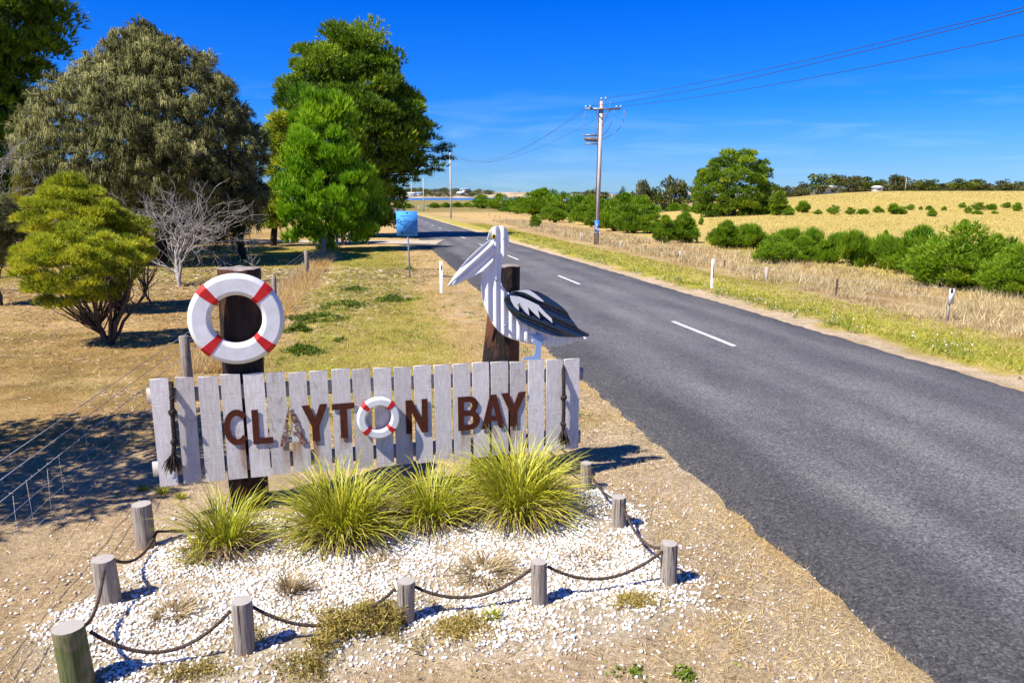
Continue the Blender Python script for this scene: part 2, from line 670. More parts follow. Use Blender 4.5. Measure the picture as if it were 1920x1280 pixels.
ag2 = n.new("ShaderNodeSeparateColor"); l.new(agg.outputs['Color'], ag2.inputs[0])
col = mixc(n, l, 1, col, mixc(n, l, ag2.outputs[0], (.58, .58, .60), (1.45, 1.44, 1.42)), 'MULTIPLY')
agg3 = n.new("ShaderNodeTexVoronoi"); agg3.inputs['Scale'].default_value = 17
l.new(tc.outputs['Object'], agg3.inputs['Vector'])
ag4 = n.new("ShaderNodeSeparateColor"); l.new(agg3.outputs['Color'], ag4.inputs[0])
col = mixc(n, l, 1, col, mixc(n, l, ag4.outputs[1], (.93, .93, .93), (1.08, 1.08, 1.08)), 'MULTIPLY')
finish(n, l, col, .82, sp, .6, .012, spec=.35)
rm.materials.append(mat)
road = new_obj("road", rm)
road.rotation_euler = (0, 0, TH)
tag(road, kind='structure')
paint = two_tone("road paint", (.78, .77, .74), (.42, .41, .40), 9, None, .6, .15, .003, .52, .8)


def road_z(u, v):
    x, y = uv2xy(u, v)
    a, b = road_left(np.array([v]))[0], road_right(np.array([v]))[0]
    t = (u - a) / (b - a)
    return float(terrain(x, y)) + .008 + .05 * (1 - (2 * np.clip(t, 0, 1) - 1) ** 2)


for k in range(-1, 14):
    v0 = 13.95 + 12.1 * k
    g = Geo()
    vs = np.linspace(v0, v0 + 3.3, 9)
    uc = 7.10
    V = [(uc + s * .055 + RNG.normal() * .003, vv, road_z(uc + s * .05, vv) + .006) for vv in vs for s in (-1, 1)]
    T = []
    for i in range(8):
        T += [(2 * i, 2 * i + 1, 2 * i + 3), (2 * i, 2 * i + 3, 2 * i + 2)]
    g.add(V, T)
    g.build("lane_line", paint, road)

# dirt driveway into the property
dirt = two_tone("driveway dirt", (.50, .42, .32), (.36, .29, .21), 2.2, None, .95, .5, .03)
dv = np.linspace(0, 1, 60)
DX = -5.4 - 46 * dv
g = []
mid = 57.6 + 1.2 * np.sin(dv * 3) + 4 * dv ** 2 - (1 - dv) * .6
for k in np.linspace(-1, 1, 7):
    w = (2.0 + 1.6 * np.exp(-dv * 14)) * (1 + .12 * np.sin(dv * 60 + k * 3) * abs(k))
    yy = mid + k * w
    g.append(np.stack([DX, yy, terrain(DX, yy) + .055 + .04 * (1 - k * k)], 1))
P = np.array(g)
idx = np.arange(7 * 60).reshape(7, 60)
q = np.stack([idx[:-1, :-1], idx[:-1, 1:], idx[1:, 1:], idx[1:, :-1]], -1).reshape(-1, 4)
dm = make_mesh("driveway", P.reshape(-1, 3), q[:, ::-1], smooth=True)
dm.materials.append(dirt)
tag(new_obj("driveway", dm), kind='structure')

# grey track across the paddock, towards the far house
g = []
pts = [at(1228, 389), at(1262, 387), at(1300, 383)]
P = []
for p in pts:
    P += [(p.x, p.y - 1.6, p.z + .06), (p.x, p.y + 1.6, float(terrain(p.x, p.y + 1.6)) + .06)]
tm = make_mesh("farm_track", P, [(0, 2, 3, 1), (2, 4, 5, 3)])
tm.materials.append(two_tone("track grey", (.42, .40, .38), (.32, .30, .27), .6))
tag(new_obj("farm_track", tm), kind='structure')

# ------------------------------------------------------------------ the lake and the far shore
LAKE_Z = -5.05
wm = bpy.data.materials.new("lake water")
n, l = nodes_of(wm)
wv = noise(n, l, .12, 5, .6, (1, .25, 1))
finish(n, l, mixc(n, l, rng_map(n, l, wv, .4, .6), (.03, .12, .30), (.05, .17, .38)), .25, wv, .25, .4, spec=.4)
lm = make_mesh("lake", [(-4000, 690, LAKE_Z), (4000, 690, LAKE_Z), (4000, 5800, LAKE_Z), (-4000, 5800, LAKE_Z)], [(0, 1, 2, 3)])
lm.materials.append(wm)
tag(new_obj("lake", lm), kind='structure')


def hill_z(x, y):
    t = (x + 20) / 130
    h = 7.2 * np.exp(-np.abs(np.clip(t, -3, 9)) ** 2.2 * .9) * (x > -20) + 7.2 * (x <= -20)
    h = h * ss((y - 1035) / 130) * (1 - .4 * ss((y - 1250) / 150))
    return LAKE_Z - .6 + h + 1.0 * ss((y - 1035) / 30)


def islet_z(x, y, x0, x1, y0, h):
    t = np.clip((x - x0) / (x1 - x0), 0, 1)
    return LAKE_Z - .8 + h * (np.sin(t * math.pi) ** .6) * np.exp(-((y - y0) / 90) ** 2)


hm = bpy.data.materials.new("far shore soil")
n, l = nodes_of(hm)
hn = noise(n, l, .03, 6, .7)
finish(n, l, mixc(n, l, rng_map(n, l, hn, .42, .6), (.50, .38, .26), (.24, .20, .11)), .95)
hx, hy = np.linspace(-420, 240, 90), np.linspace(1035, 1420, 40)
HX, HY = np.meshgrid(hx, hy)
HZ = hill_z(HX, HY) + (fbm(HX * .05, HY * .05, 4) - .5) * 1.2
idx = np.arange(HX.size).reshape(HX.shape)
q = np.stack([idx[:-1, :-1], idx[:-1, 1:], idx[1:, 1:], idx[1:, :-1]], -1).reshape(-1, 4)
m = make_mesh("far_shore_hill", np.stack([HX.ravel(), HY.ravel(), HZ.ravel()], 1), q, smooth=True)
m.materials.append(hm)
tag(new_obj("far_shore_hill", m), kind='structure')
for x0, x1, y0, h in ((40, 330, 1700, 5), (250, 700, 2100, 7)):
    hx, hy = np.linspace(x0, x1, 40), np.linspace(y0 - 160, y0 + 160, 12)
    HX, HY = np.meshgrid(hx, hy)
    HZ = islet_z(HX, HY, x0, x1, y0, h)
    idx = np.arange(HX.size).reshape(HX.shape)
    q = np.stack([idx[:-1, :-1], idx[:-1, 1:], idx[1:, 1:], idx[1:, :-1]], -1).reshape(-1, 4)
    m = make_mesh("low_shore", np.stack([HX.ravel(), HY.ravel(), HZ.ravel()], 1), q, smooth=True)
    m.materials.append(hm)
    tag(new_obj("low_shore", m), kind='structure')

# ------------------------------------------------------------------ white pebble bed
ico = bmesh.new()
bmesh.ops.create_icosphere(ico, subdivisions=1, radius=1.0)
ICO_V = np.array([v.co[:] for v in ico.verts]); ICO_T = np.array([[v.index for v in f.verts] for f in ico.faces])
ico.free()


def pebble_mesh(x, y, size, v, rng, lift=.3):
    N = len(x)
    ax = size[:, None] * rng.uniform(.7, 1.3, (N, 3)) * np.array([1, 1, .68])
    a, b = rng.uniform(0, 6.28, N), rng.normal(0, .45, N)
    P = ICO_V[None] * (1 + rng.uniform(-.16, .16, (N, 12, 1))) * ax[:, None, :]
    ca, sa, cb, sb = np.cos(a)[:, None], np.sin(a)[:, None], np.cos(b)[:, None], np.sin(b)[:, None]
    px, py, pz = P[..., 0], P[..., 1], P[..., 2]
    py, pz = py * cb - pz * sb, py * sb + pz * cb
    px, py = px * ca - py * sa, px * sa + py * ca
    z = gz(x, y) + size * lift * rng.uniform(.3, 2.2, N)
    V = np.stack([px + x[:, None], py + y[:, None], pz + z[:, None]], -1).reshape(-1, 3)
    T = (ICO_T[None] + (np.arange(N) * 12)[:, None, None]).reshape(-1, 3)
    return V, T, np.repeat(v, 12)


rng = np.random.default_rng(3)
NP_ = 72000
x = rng.uniform(BED[:, 0].min() - .9, BED[:, 0].max() + 1.2, NP_)
y = rng.uniform(3.6, BED[:, 1].max() + .2, NP_)
e = edge_dist(BED, x, y)
nn = fbm(x * 1.3, y * 1.3, 51)
dens = ss((e + .10 + (nn - .5) * .9) / .30)
low = 1 - ss((y - 4.50 - .1 * x) / .50)                     # thinner where soil and weeds come through in front
dens = dens * (1 - low * ss((nn - .42) * 7) * .8)
dens = dens * (1 - .65 * ss((fbm(x * 2.3 + 7, y * 2.3, 57) - .56) * 8))
stray = .06 * np.exp(-np.clip(-e, 0, 9) / .40)
uu, vv = xy2uv(x, y)
keep = rng.uniform(size=NP_) < np.maximum(dens, stray) * .92
keep &= (uu < 3.2)
x, y = x[keep], y[keep]
size = rng.uniform(.0078, .0150, len(x)) * (1 + .3 * (rng.uniform(size=len(x)) < .1))
pebble = leaf_mat("white pebble", [(0, (.40, .31, .21)), (.14, (.66, .57, .45)), (.32, (.80, .77, .72)), (1, (.88, .87, .85))], 0, .7, .25)
g = Geo()
g.add(*pebble_mesh(x, y, size, rng.uniform(size=len(x)), rng))
o = g.build("white_gravel", pebble, smooth=True)
tag(o, 'bed of small white pebbles with grassy edges around the sign', 'gravel', kind='stuff')
# grey roadside grit
N = 5000
u = rng.uniform(2.2, 3.75, N); v = 2.4 + 14 * rng.uniform(size=N) ** 1.6
x, y = uv2xy(u, v)
ok = (edge_dist(BED, x, y) < -.05) & (rng.uniform(size=N) < .3 + .7 * (fbm(x * 2, y * 2, 77) > .47))
x, y = x[ok], y[ok]
g = Geo()
g.add(*pebble_mesh(x, y, rng.uniform(.005, .012, len(x)), rng.uniform(size=len(x)), rng))
o = g.build("roadside_gravel", leaf_mat("grit", [(0, (.22, .19, .16)), (.6, (.48, .42, .35)), (1, (.70, .65, .58))], 0, .85), smooth=True)
tag(o, 'grey roadside grit between the pebble bed and the asphalt', 'gravel', kind='stuff')

# ------------------------------------------------------------------ grass that nobody could count
straw = leaf_mat("dry grass", [(0, (.26, .15, .05)), (.4, (.56, .37, .13)), (.8, (.68, .49, .20)), (1, (.76, .62, .34))], .2, .7, .15)
verge = leaf_mat("verge grass", [(0, (.14, .17, .012)), (.35, (.33, .35, .03)), (.7, (.48, .46, .07)), (1, (.70, .56, .22))], .25, .6, .2)
weed = leaf_mat("weed leaves", [(0, (.04, .08, .006)), (.5, (.13, .19, .014)), (1, (.28, .33, .04))], .2, .55, .3)


def grass(name, label, u0, u1, v0, v1, N, h0, h1, w, mat, seed, power=1.8, keepf=None, lean=.8, vshift=None, kind='stuff'):
    rng = np.random.default_rng(seed)
    u = rng.uniform(u0, u1, N)
    v = v0 + (v1 - v0) * rng.uniform(size=N) ** power
    if vshift is not None:
        u = u + vshift(v)
    x, y = uv2xy(u, v)
    if keepf is not None:
        k = keepf(x, y, u, v, rng)
        x, y, u, v = x[k], y[k], u[k], v[k]
    N = len(x)
    d = np.stack([rng.normal(0, lean, N), rng.normal(0, lean, N), np.ones(N)], 1)
    P = np.stack([x, y, gz(x, y) - .01], 1)
    far = 1 + np.clip(y - 10, 0, 60) / 22
    clump = fbm(x * 2.5, y * 2.5, seed)
    L = rng.uniform(h0, h1, N) * (.55 + .9 * clump)
    g = Geo()
    g.add(*blades(P, d, L, w * far, np.clip(rng.normal(.5, .24, N) + (clump - .5) * .9 + (fbm(x * .7, y * .7, seed + 9) - .5) * .6, 0, 1), rng=rng))
    return tag(g.build(name, mat), label, 'grass', kind=kind)


def off_bed(x, y, u, v, rng):
    e = edge_dist(BED, x, y)
    n = fbm(x * 1.5, y * 1.5, 61)
    pr = np.where(e > 0, .02, 1) * ss((n - .22) * 3)
    pr *= np.where((v < 8.6) & (u < -1.6) & (u > -3.6), .28, 1)
    pr *= np.where((u > 3.3) & (u < 10.15), 0, 1)
    return rng.uniform(size=len(x)) < pr


edge_straw = leaf_mat("pale edge straw", [(0, (.38, .26, .11)), (.4, (.66, .51, .24)), (1, (.82, .70, .42))], .2, .7, .15)


def edge_keep(x, y, u, v, rng):
    e = edge_dist(BED, x, y)
    n = fbm(x * 1.7, y * 1.7, 62) + .25 * (vnoise(x * 7, y * 7, 63) - .5)
    return rng.uniform(size=len(x)) < ss((n - .36 - .17 * np.clip((2.9 - u) / 1.4, 0, 1)) * 6) * (e < -.10) * (u < 3.46 + .07 * rng.normal(size=len(x)))


grass("road_edge_grass", 'pale straw tufts matted along the near edge of the asphalt', 0.6, 3.62, 2.2, 40, 170000, .025, .090, .0045, edge_straw, 16, 1.6, edge_keep, 1.5)


def green_keep(x, y, u, v, rng):
    _, s = soil(x, y)
    return rng.uniform(size=len(x)) < s


grass("dry_grass", 'short straw coloured grass over the paddock under the trees', -34, -3.1, 3.6, 56, 90000, .05, .16, .010, straw, 5, 1.6, off_bed, 1.3)
grass("verge_dry_grass", 'short dry grass along the near road edge', -1, 3.3, 2.2, 50, 110000, .03, .10, .006, straw, 6, 1.7, off_bed, 1.2)
grass("green_grass", 'yellow green mown grass strip between wire fence and road', -2.6, 1.8, 8, 52, 120000, .04, .10, .008, verge, 8, 1.5, green_keep, 1.0)
grass("far_verge_grass", 'yellow green grass verge along the far road edge', 10.7, 13.0, 6, 110, 60000, .05, .16, .012, verge, 9, 2.0, None, .9, lambda v: .02 * v)
hay = leaf_mat("tall hay", [(0, (.17, .12, .06)), (.4, (.46, .35, .18)), (.8, (.66, .53, .28)), (1, (.80, .69, .42))], .2, .7, .15)
grass("tall_dry_grass", 'tall straw grass along the fence beyond the road', 12.6, 19, 8, 130, 80000, .12, .42, .011, hay, 10, 1.7, lambda x, y, u, v, rng: rng.uniform(size=len(x)) < ss((fbm(x * .8, y * .8, 13) - .3) * 4), .55, lambda v: .05 * v)
grass("fence_line_grass", 'pale dry grass tufts along the wire fence', -3.5, -2.4, 13.5, 50, 14000, .15, .45, .008, straw, 12, 1.4, None, .6)
gold = leaf_mat("paddock grass", [(0, (.42, .34, .09)), (.5, (.55, .45, .135)), (1, (.64, .54, .19))], .2, .7, .15)
rng = np.random.default_rng(14)
N = 90000
yy = 30 + 170 * rng.uniform(size=N) ** 1.3
az = rng.uniform(.26, .78, N)
xx = az * yy
uq, vq = xy2uv(xx, yy)
k = uq > 17 + .12 * np.clip(vq - 16, 0, 400)
xx, yy = xx[k], yy[k]
d = np.stack([rng.normal(0, .5, len(xx)), rng.normal(0, .5, len(xx)), np.ones(len(xx))], 1)
g = Geo()
g.add(*blades(np.stack([xx, yy, terrain(xx, yy) - .02], 1), d, rng.uniform(.08, .28, len(xx)) * (.5 + fbm(xx * .3, yy * .3, 15)), .02 + yy * .0007,
              np.clip(.2 + .7 * fbm(xx * .12, yy * .12, 18) + rng.normal(0, .10, len(xx)), 0, 1), rng=rng))
tag(g.build("paddock_grass", gold), 'golden dry grass covering the open field beyond the shrubs', 'grass', kind='stuff')
# straw litter lying on the bare soil round the bed
rng = np.random.default_rng(90)
N = 90000
x = rng.uniform(-6.5, 3.2, N); y = rng.uniform(3.2, 11.5, N)
wide = rng.uniform(size=N) < .45                           # and under the trees of the paddock
x = np.where(wide, rng.uniform(-19, -3.2, N), x); y = np.where(wide, rng.uniform(9, 34, N), y)
e = edge_dist(BED, x, y); u, v = xy2uv(x, y)
k = (u < 3.3) & ((u > -5.5) | wide) & (rng.uniform(size=N) < np.where(e > 0, .13 + .30 * (y < 4.8), .35 + .65 * ss((fbm(x * 1.2, y * 1.2, 91) - .35) * 5)))
x, y = x[k], y[k]
N = len(x)
a = rng.uniform(0, 6.28, N)
P = np.stack([x, y, gz(x, y) + rng.uniform(.004, .02, N)], 1)
D = np.stack([np.cos(a), np.sin(a), rng.normal(0, .18, N)], 1)
litter = leaf_mat("straw litter", [(0, (.14, .09, .055)), (.3, (.34, .24, .14)), (.6, (.62, .49, .32)), (1, (.80, .70, .54))], .1, .8, .1)
g = Geo()
g.add(*blades(P, D, rng.uniform(.02, .09, N) * (1 + np.clip(y - 8, 0, 30) / 7), rng.uniform(.003, .0065, N) * (1 + np.clip(y - 8, 0, 30) / 5), np.clip(rng.uniform(0, 1, N) - .15 * (y > 11.5), 0, 1), rng=rng))
tag(g.build("straw_litter", litter), 'broken straw and twigs littering the bare soil round the pebble bed', 'litter', kind='stuff')
# ------------------------------------------------------------------ the town sign
FA = np.array([-3.32, 6.46]); FB = np.array([0.67, 7.69])
FE = (FB - FA) / np.linalg.norm(FB - FA)
FN = np.array([FE[1], -FE[0]])                              # towards the road user (the camera's side)
E3, N3, Z3 = np.array([FE[0], FE[1], 0]), np.array([FN[0], FN[1], 0]), np.array([0, 0, 1.0])
FAX = np.array([E3, N3, Z3])
F0 = np.array([FA[0], FA[1], 0.0])


def fpt(px, py, off=0.0):
    """Place on the sign's plane (along, height) under a spot of the photograph; off: metres in front of the pickets."""
    d = ray(px, py)
    o = np.array([0, 0, CAM_H])
    t = ((F0 + N3 * off - o) @ N3) / (d @ N3)
    p = o + d * t
    return (p - F0) @ E3, p[2]


def f3(s, z, off=0.0):
    return F0 + E3 * s + Z3 * z + N3 * off


MINE = Vector((*FA, 0))
sign = thing("town_sign", 'white picket town sign on two thick dark timber posts with rusty steel letters', 'town sign', (F0[0], F0[1], 0))


def put(o):
    return o


def local(p):
    return np.asarray(p) - F0


# picket wood, greyed white paint, with rust washed down below the letters
wood = bpy.data.materials.new("white painted boards")
n, l = nodes_of(wood)
oi = n.new("ShaderNodeObjectInfo")
grain = noise(n, l, 9, 6, .65, (6, 6, .9))
saw = noise(n, l, 34, 3, .6, (.22, .22, 3.2))
fine = noise(n, l, 120, 3, .7, (1, 1, .25))
knot = noise(n, l, 5, 2, .5, (1.6, 1.6, .9), dist=1.5)
c = mixc(n, l, rng_map(n, l, grain, .38, .68), (.62, .57, .53), (.80, .76, .72))
c = mixc(n, l, rng_map(n, l, saw, .55, .72, 0, .6), c, (.46, .41, .37))
c = mixc(n, l, rng_map(n, l, fine, .62, .75, 0, .6), c, (.38, .34, .31))
c = mixc(n, l, rng_map(n, l, knot, .64, .72, 0, .6), c, (.40, .34, .29))
tone = mixc(n, l, oi.outputs['Random'], (.80, .78, .76), (1.08, 1.08, 1.08))
c = mixc(n, l, 1, c, tone, 'MULTIPLY')
c = mixc(n, l, attr(n, "v").outputs['Fac'], c, (.33, .155, .035))
hs = n.new("ShaderNodeMath"); hs.operation = 'ADD'
l.new(saw, hs.inputs[0]); l.new(fine, hs.inputs[1])
finish(n, l, c, .8, hs.outputs[0], .30, .006, spec=.25)

PICK = [(280, 315), (327, 362), (370, 408), (413, 450), (456, 495), (498, 534), (540, 574), (580, 614), (621, 655), (660, 694), (700, 733),
        (738, 770), (776, 808), (814, 845), (849, 881), (886, 917), (921, 953), (957, 986), (991, 1021), (1025, 1055), (1059, 1087)]
ZT0, ZT1 = fpt(297, 710)[1], fpt(1073, 672)[1]
ZB0, ZB1 = fpt(308, 910)[1], fpt(1066, 843)[1]
SL = fpt(280, 710)[0]; SR = fpt(1087, 672)[0]


def top_px(px):
    return 710 + (px - 297) * (672 - 710) / (1073 - 297)


LETTERS = []                                                # (s0, s1, z_low) of every letter, for the rust below it


def lt(px0, px1, ytop, ybot):
    s0, z1 = fpt(px0, ytop); s1, _ = fpt(px1, ytop)
    _, z0 = fpt((px0 + px1) / 2, ybot)
    return s0, s1, z0, z1


LBOX = dict(C=lt(417, 467, 769, 834), L=lt(471, 509, 768, 831), A1=lt(520, 571, 762, 834), Y=lt(565, 614, 760, 826), T=lt(622, 664, 757, 820),
            N=lt(760, 801, 750, 811), B=lt(858, 899, 744, 805), A2=lt(902, 946, 741, 802), Y2=lt(939, 986, 737, 798))
DRIPS = []
for k, (s0, s1, z0, z1) in LBOX.items():
    w = s1 - s0
    for j in range({'C': 4, 'Y': 4, 'A1': 5, 'L': 3}.get(k, 3)):
        strong = {'C': .95, 'Y': .95, 'T': .7, 'A1': .75, 'N': .7, 'L': .35}.get(k, .55)
        sc_ = {'Y': (s0 + s1) / 2, 'T': (s0 + s1) / 2, 'Y2': (s0 + s1) / 2, 'C': s0 + .72 * w}.get(k)
        sj = RNG.uniform(s0 + .08 * w, s1 - .08 * w) if sc_ is None else sc_ + RNG.normal(0, .025)
        DRIPS.append((sj, RNG.uniform(.014, .032), z0 + .02, RNG.uniform(.14, .34) * (1.25 if k in ('C', 'Y') else .75), strong * RNG.uniform(.6, 1)))


def rust_at(s, z):
    r = np.zeros_like(s)
    for sj, w, zt, ln, st in DRIPS:
        t = (zt - z) / ln
        r = np.maximum(r, min(1.5 * st, .95) * np.exp(-((s - sj) / (w * 1.15)) ** 2) * (t > 0) * np.clip(1 - t, 0, 1) ** .5)
    return np.clip(r, 0, 1)


PKS = []
for i, (a, b) in enumerate(PICK):
    s0, zt = fpt(a, top_px(a)); s1, _ = fpt(b, top_px(b))
    f = (s0 - SL) / (SR - SL)
    zt += RNG.normal(0, .006)
    zb = ZB0 + (ZB1 - ZB0) * f + RNG.normal(0, .006)
    tilt = RNG.normal(0, .004)
    sk = RNG.normal(0, .006)
    nu, nv = 9, 44
    S, Zz = np.meshgrid(np.linspace(0, 1, nu), np.linspace(0, 1, nv))
    sx = s0 + (s1 - s0) * S + tilt * (Zz - .5)
    zz = zb + (zt + sk * (S - .5) - zb) * Zz
    r = rust_at(sx.ravel(), zz.ravel())
    Vf = np.array([local(f3(a_, b_, 0)) for a_, b_ in zip(sx.ravel(), zz.ravel())])
    g = Geo()
    idx = np.arange(nu * nv).reshape(nv, nu)
    q = np.stack([idx[:-1, :-1], idx[:-1, 1:], idx[1:, 1:], idx[1:, :-1]], -1).reshape(-1, 4)
    T = np.vstack([q[:, [0, 1, 2]], q[:, [0, 2, 3]]])
    g.add(Vf, T, r)
    back = np.array([local(f3(*p, -.024)) for p in ((sx[0, 0], zz[0, 0]), (sx[0, -1], zz[0, -1]), (sx[-1, -1], zz[-1, -1]), (sx[-1, 0], zz[-1, 0]))])
    fr = np.array([local(f3(*p, 0)) for p in ((sx[0, 0], zz[0, 0]), (sx[0, -1], zz[0, -1]), (sx[-1, -1], zz[-1, -1]), (sx[-1, 0], zz[-1, 0]))])
    V8 = np.vstack([fr, back])
    g.add(V8, [(4, 6, 5), (4, 7, 6), (0, 4, 5), (0, 5, 1), (1, 5, 6), (1, 6, 2), (2, 6, 7), (2, 7, 3), (3, 7, 4), (3, 4, 0)], 0.0)
    pk = g.build("picket", wood, sign)
    PKS.append((s0, s1, zt))
# two rails behind the pickets
dark_rail = two_tone("rail paint", (.42, .39, .37), (.30, .27, .25), 8, (1, 1, 4), .8, .5, .01)
for ya, yb, xa, xb in ((742, 700, 276, 1092), (879, 818, 287, 1087)):
    sa, za = fpt(xa, ya, -.05); sb, zb = fpt(xb, yb, -.05)
    p, q_ = np.array(f3(sa, za, -.047)), np.array(f3(sb, zb, -.047))
    ln = np.linalg.norm(q_ - p)
    ax = np.array([(q_ - p) / ln, N3, Z3])
    g = Geo()
    g.box(local((p + q_) / 2), (ln, .044, .135), ax)
    g.build("rail", dark_rail, sign)

# two old jetty piles
pile = bpy.data.materials.new("old jetty timber")
n, l = nodes_of(pile)
gr = noise(n, l, 7, 7, .7, (4, 4, .35))
pa = noise(n, l, 2.1, 5, .6, (1.4, 1.4, .5))
fi = noise(n, l, 40, 4, .75, (1, 1, .08))
c = mixc(n, l, rng_map(n, l, pa, .47, .56), (.018, .012, .010), (.165, .062, .026))
c = mixc(n, l, rng_map(n, l, gr, .5, .72, 0, .7), c, (.065, .032, .018))
c = mixc(n, l, rng_map(n, l, fi, .60, .74, 0, .65), c, (.20, .15, .12))
hs = n.new("ShaderNodeMath"); hs.operation = 'ADD'
l.new(gr, hs.inputs[0]); l.new(fi, hs.inputs[1])
finish(n, l, c, .75, hs.outputs[0], 1.0, .035, spec=.3)
endgrain = two_tone("weathered end grain", (.36, .31, .27), (.17, .13, .11), 14, None, .85, .8, .02)


def pile_post(px0, px1, pxt0, pxt1, ytop, seed):
    rng = np.random.default_rng(seed)
    sb0, zz = fpt(px0, 690, -.06); sb1, _ = fpt(px1, 690, -.06)
    st0, zt = fpt(pxt0, ytop, -.06); st1, _ = fpt(pxt1, ytop, -.06)
    rb, rt = (sb1 - sb0) / 2, (st1 - st0) / 2
    cb, ct = (sb0 + sb1) / 2, (st0 + st1) / 2
    sides, rings = 40, 26
    zs = np.linspace(-.35, zt, rings)
    th = np.arange(sides) / sides * 2 * math.pi
    lump = fbm(np.cos(th) * 1.6 + 9, np.sin(th) * 1.6 + seed, seed)
    flute = fbm(np.cos(th) * 6 + 3, np.sin(th) * 6 + seed, seed + 5)
    V = []
    for i, z in enumerate(zs):
        t = np.clip((z + .1) / (zt + .1), -.5, 1)
        tt = 1 - (1 - t) * zt / max(zt - zz, .3)
        r = rb + (rt - rb) * np.clip(tt, -1, 1.0)
        cs = cb + (ct - cb) * np.clip(tt, -1, 1.0)
        r_ = r * (1 + .14 * (lump - .5) + .07 * (flute - .5) + .03 * (vnoise(th * 3, np.full(sides, z * 3), seed) - .5))
        zr = z + (.035 * (fbm(np.cos(th) * 2, np.sin(th) * 2, seed + 1) - .5) if i == rings - 1 else 0)
        cc = f3(cs, 0, -.072 - rb)
        V.append(np.stack([cc[0] + r_ * (np.cos(th) * E3[0] + np.sin(th) * N3[0]), cc[1] + r_ * (np.cos(th) * E3[1] + np.sin(th) * N3[1]), np.broadcast_to(zr, (sides,))], 1))
    top = V[-1]
    V = np.vstack(V)
    T = []
    for i in range(rings - 1):
        for k in range(sides):
            a, b = i * sides + k, i * sides + (k + 1) % sides
            T += [(a, b, b + sides), (a, b + sides, a + sides)]
    g = Geo()
    g.add(V - F0, T)
    po = g.build("post", pile, sign, smooth=True)
    g = Geo()
    c0 = top.mean(0)
    ring = c0 + (top - c0) * .55 + np.array([0, 0, .008])
    V = np.vstack([top, ring, [c0 + np.array([0, 0, .012])]])
    T = []
    for k in range(sides):
        k2 = (k + 1) % sides
        T += [(k, k2, sides + k2), (k, sides + k2, sides + k), (sides + k, sides + k2, 2 * sides)]
    g.add(V - F0, T)
    g.build("post_end", endgrain, po)
    return cb, ct, zt


LP = pile_post(412, 494, 403, 489, 508, 3)
RP = pile_post(914, 982, 936, 985, 502, 8)

# rusty letters
rust = two_tone("rusted steel", (.105, .022, .007), (.050, .012, .006), 26, None, .85, .35, .004, .3, .7)


def arc(cx, cz, rx, rz, a0, a1, n_=14):
    return [(cx + rx * math.cos(math.radians(a0 + (a1 - a0) * i / n_)), cz + rz * math.sin(math.radians(a0 + (a1 - a0) * i / n_))) for i in range(n_ + 1)]


k_ = .22                                                    # stroke width in units of the letter's height
GLYPH = {
    'L': [[(0, 0), (1, 0), (1, .17), (.33, .17), (.33, 1), (0, 1)]],
    'T': [[(.34, 0), (.66, 0), (.66, .83), (1, .83), (1, 1), (0, 1), (0, .83), (.34, .83)]],
    'Y': [[(.36, 0), (.64, 0), (.64, .40), (1, 1), (.70, 1), (.50, .62), (.30, 1), (0, 1), (.36, .40)]],
    'N': [[(0, 0), (.27, 0), (.27, .62), (.72, 0), (1, 0), (1, 1), (.73, 1), (.73, .40), (.29, 1), (0, 1)]],
    'C': [arc(.5, .5, .5, .5, 38, 322, 26) + arc(.5, .5, .27, .33, 318, 42, 22)],
    'A': [[(0, 0), (.26, 0), (.33, .22), (.67, .22), (.74, 0), (1, 0), (.64, 1), (.36, 1)], [(.385, .37), (.5, .73), (.615, .37)]],
    'B': [[(0, 0), (.56, 0)] + arc(.56, .285, .44, .285, -90, 62, 10) + arc(.52, .745, .40, .255, -30, 90, 10) + [(0, 1)],
          [(.27, .16), (.27, .42), (.52, .42)] + arc(.54, .29, .17, .13, 90, -90, 6), [(.27, .58), (.27, .84), (.50, .84)] + arc(.50, .71, .15, .13, 90, -90, 6)],
}


def letter(key, box, off=.008, th=.006):
    s0, s1, z0, z1 = box
    bm = bmesh.new()
    rings = GLYPH[key]
    edges = []
    for ring in rings:
        vs = [bm.verts.new(local(f3(s0 + a * (s1 - s0), z0 + b * (z1 - z0), off))) for a, b in ring]
        edges += [bm.edges.new((vs[i], vs[(i + 1) % len(vs)])) for i in range(len(vs))]
    bmesh.ops.triangle_fill(bm, use_beauty=True, use_dissolve=False, edges=edges, normal=N3)
    r = bmesh.ops.extrude_face_region(bm, geom=bm.faces[:])
    bmesh.ops.translate(bm, vec=N3 * th, verts=[x for x in r['geom'] if isinstance(x, bmesh.types.BMVert)])
    o = bm_obj("letter", bm, rust, sign)
    o['label'] = 'rusty steel letter ' + key
    return o


for key, box in LBOX.items():
    if key != 'A1':
        letter(key[0], box)
# the rusted-out A: only ragged remains of its two strokes
s0, s1, z0, z1 = LBOX['A1']
rng = np.random.default_rng(2)
frag = two_tone("flaking rust", (.14, .035, .010), (.40, .30, .22), 30, None, .9, .5, .01, .42, .62)
bm = bmesh.new()
for (xa, ya, xb, yb, w0, w1, parts) in ((.10, 0, .44, 1.0, .20, .05, [(0, .36), (.40, .66), (.70, .98)]), (.90, 0, .46, .92, .20, .16, [(0, .30), (.33, .52), (.56, .95)]), (.46, .36, .72, .27, .12, .12, [(0, 1)])):
    for t0, t1 in parts:
        top, bot = [], []
        for t in np.linspace(t0, t1, 8):
            w = (w0 + (w1 - w0) * t) * rng.uniform(.7, 1.3) / 2
            cx, cz = xa + (xb - xa) * t, ya + (yb - ya) * t
            top.append((cx + w + rng.normal(0, .012), cz)); bot.append((cx - w, cz + rng.normal(0, .012)))
        pts = top + bot[::-1]
        prism(bm, [(s0 + a * (s1 - s0), z0 + b * (z1 - z0)) for a, b in pts], lambda a, b: local(f3(a, b, .007)), N3 * .005)
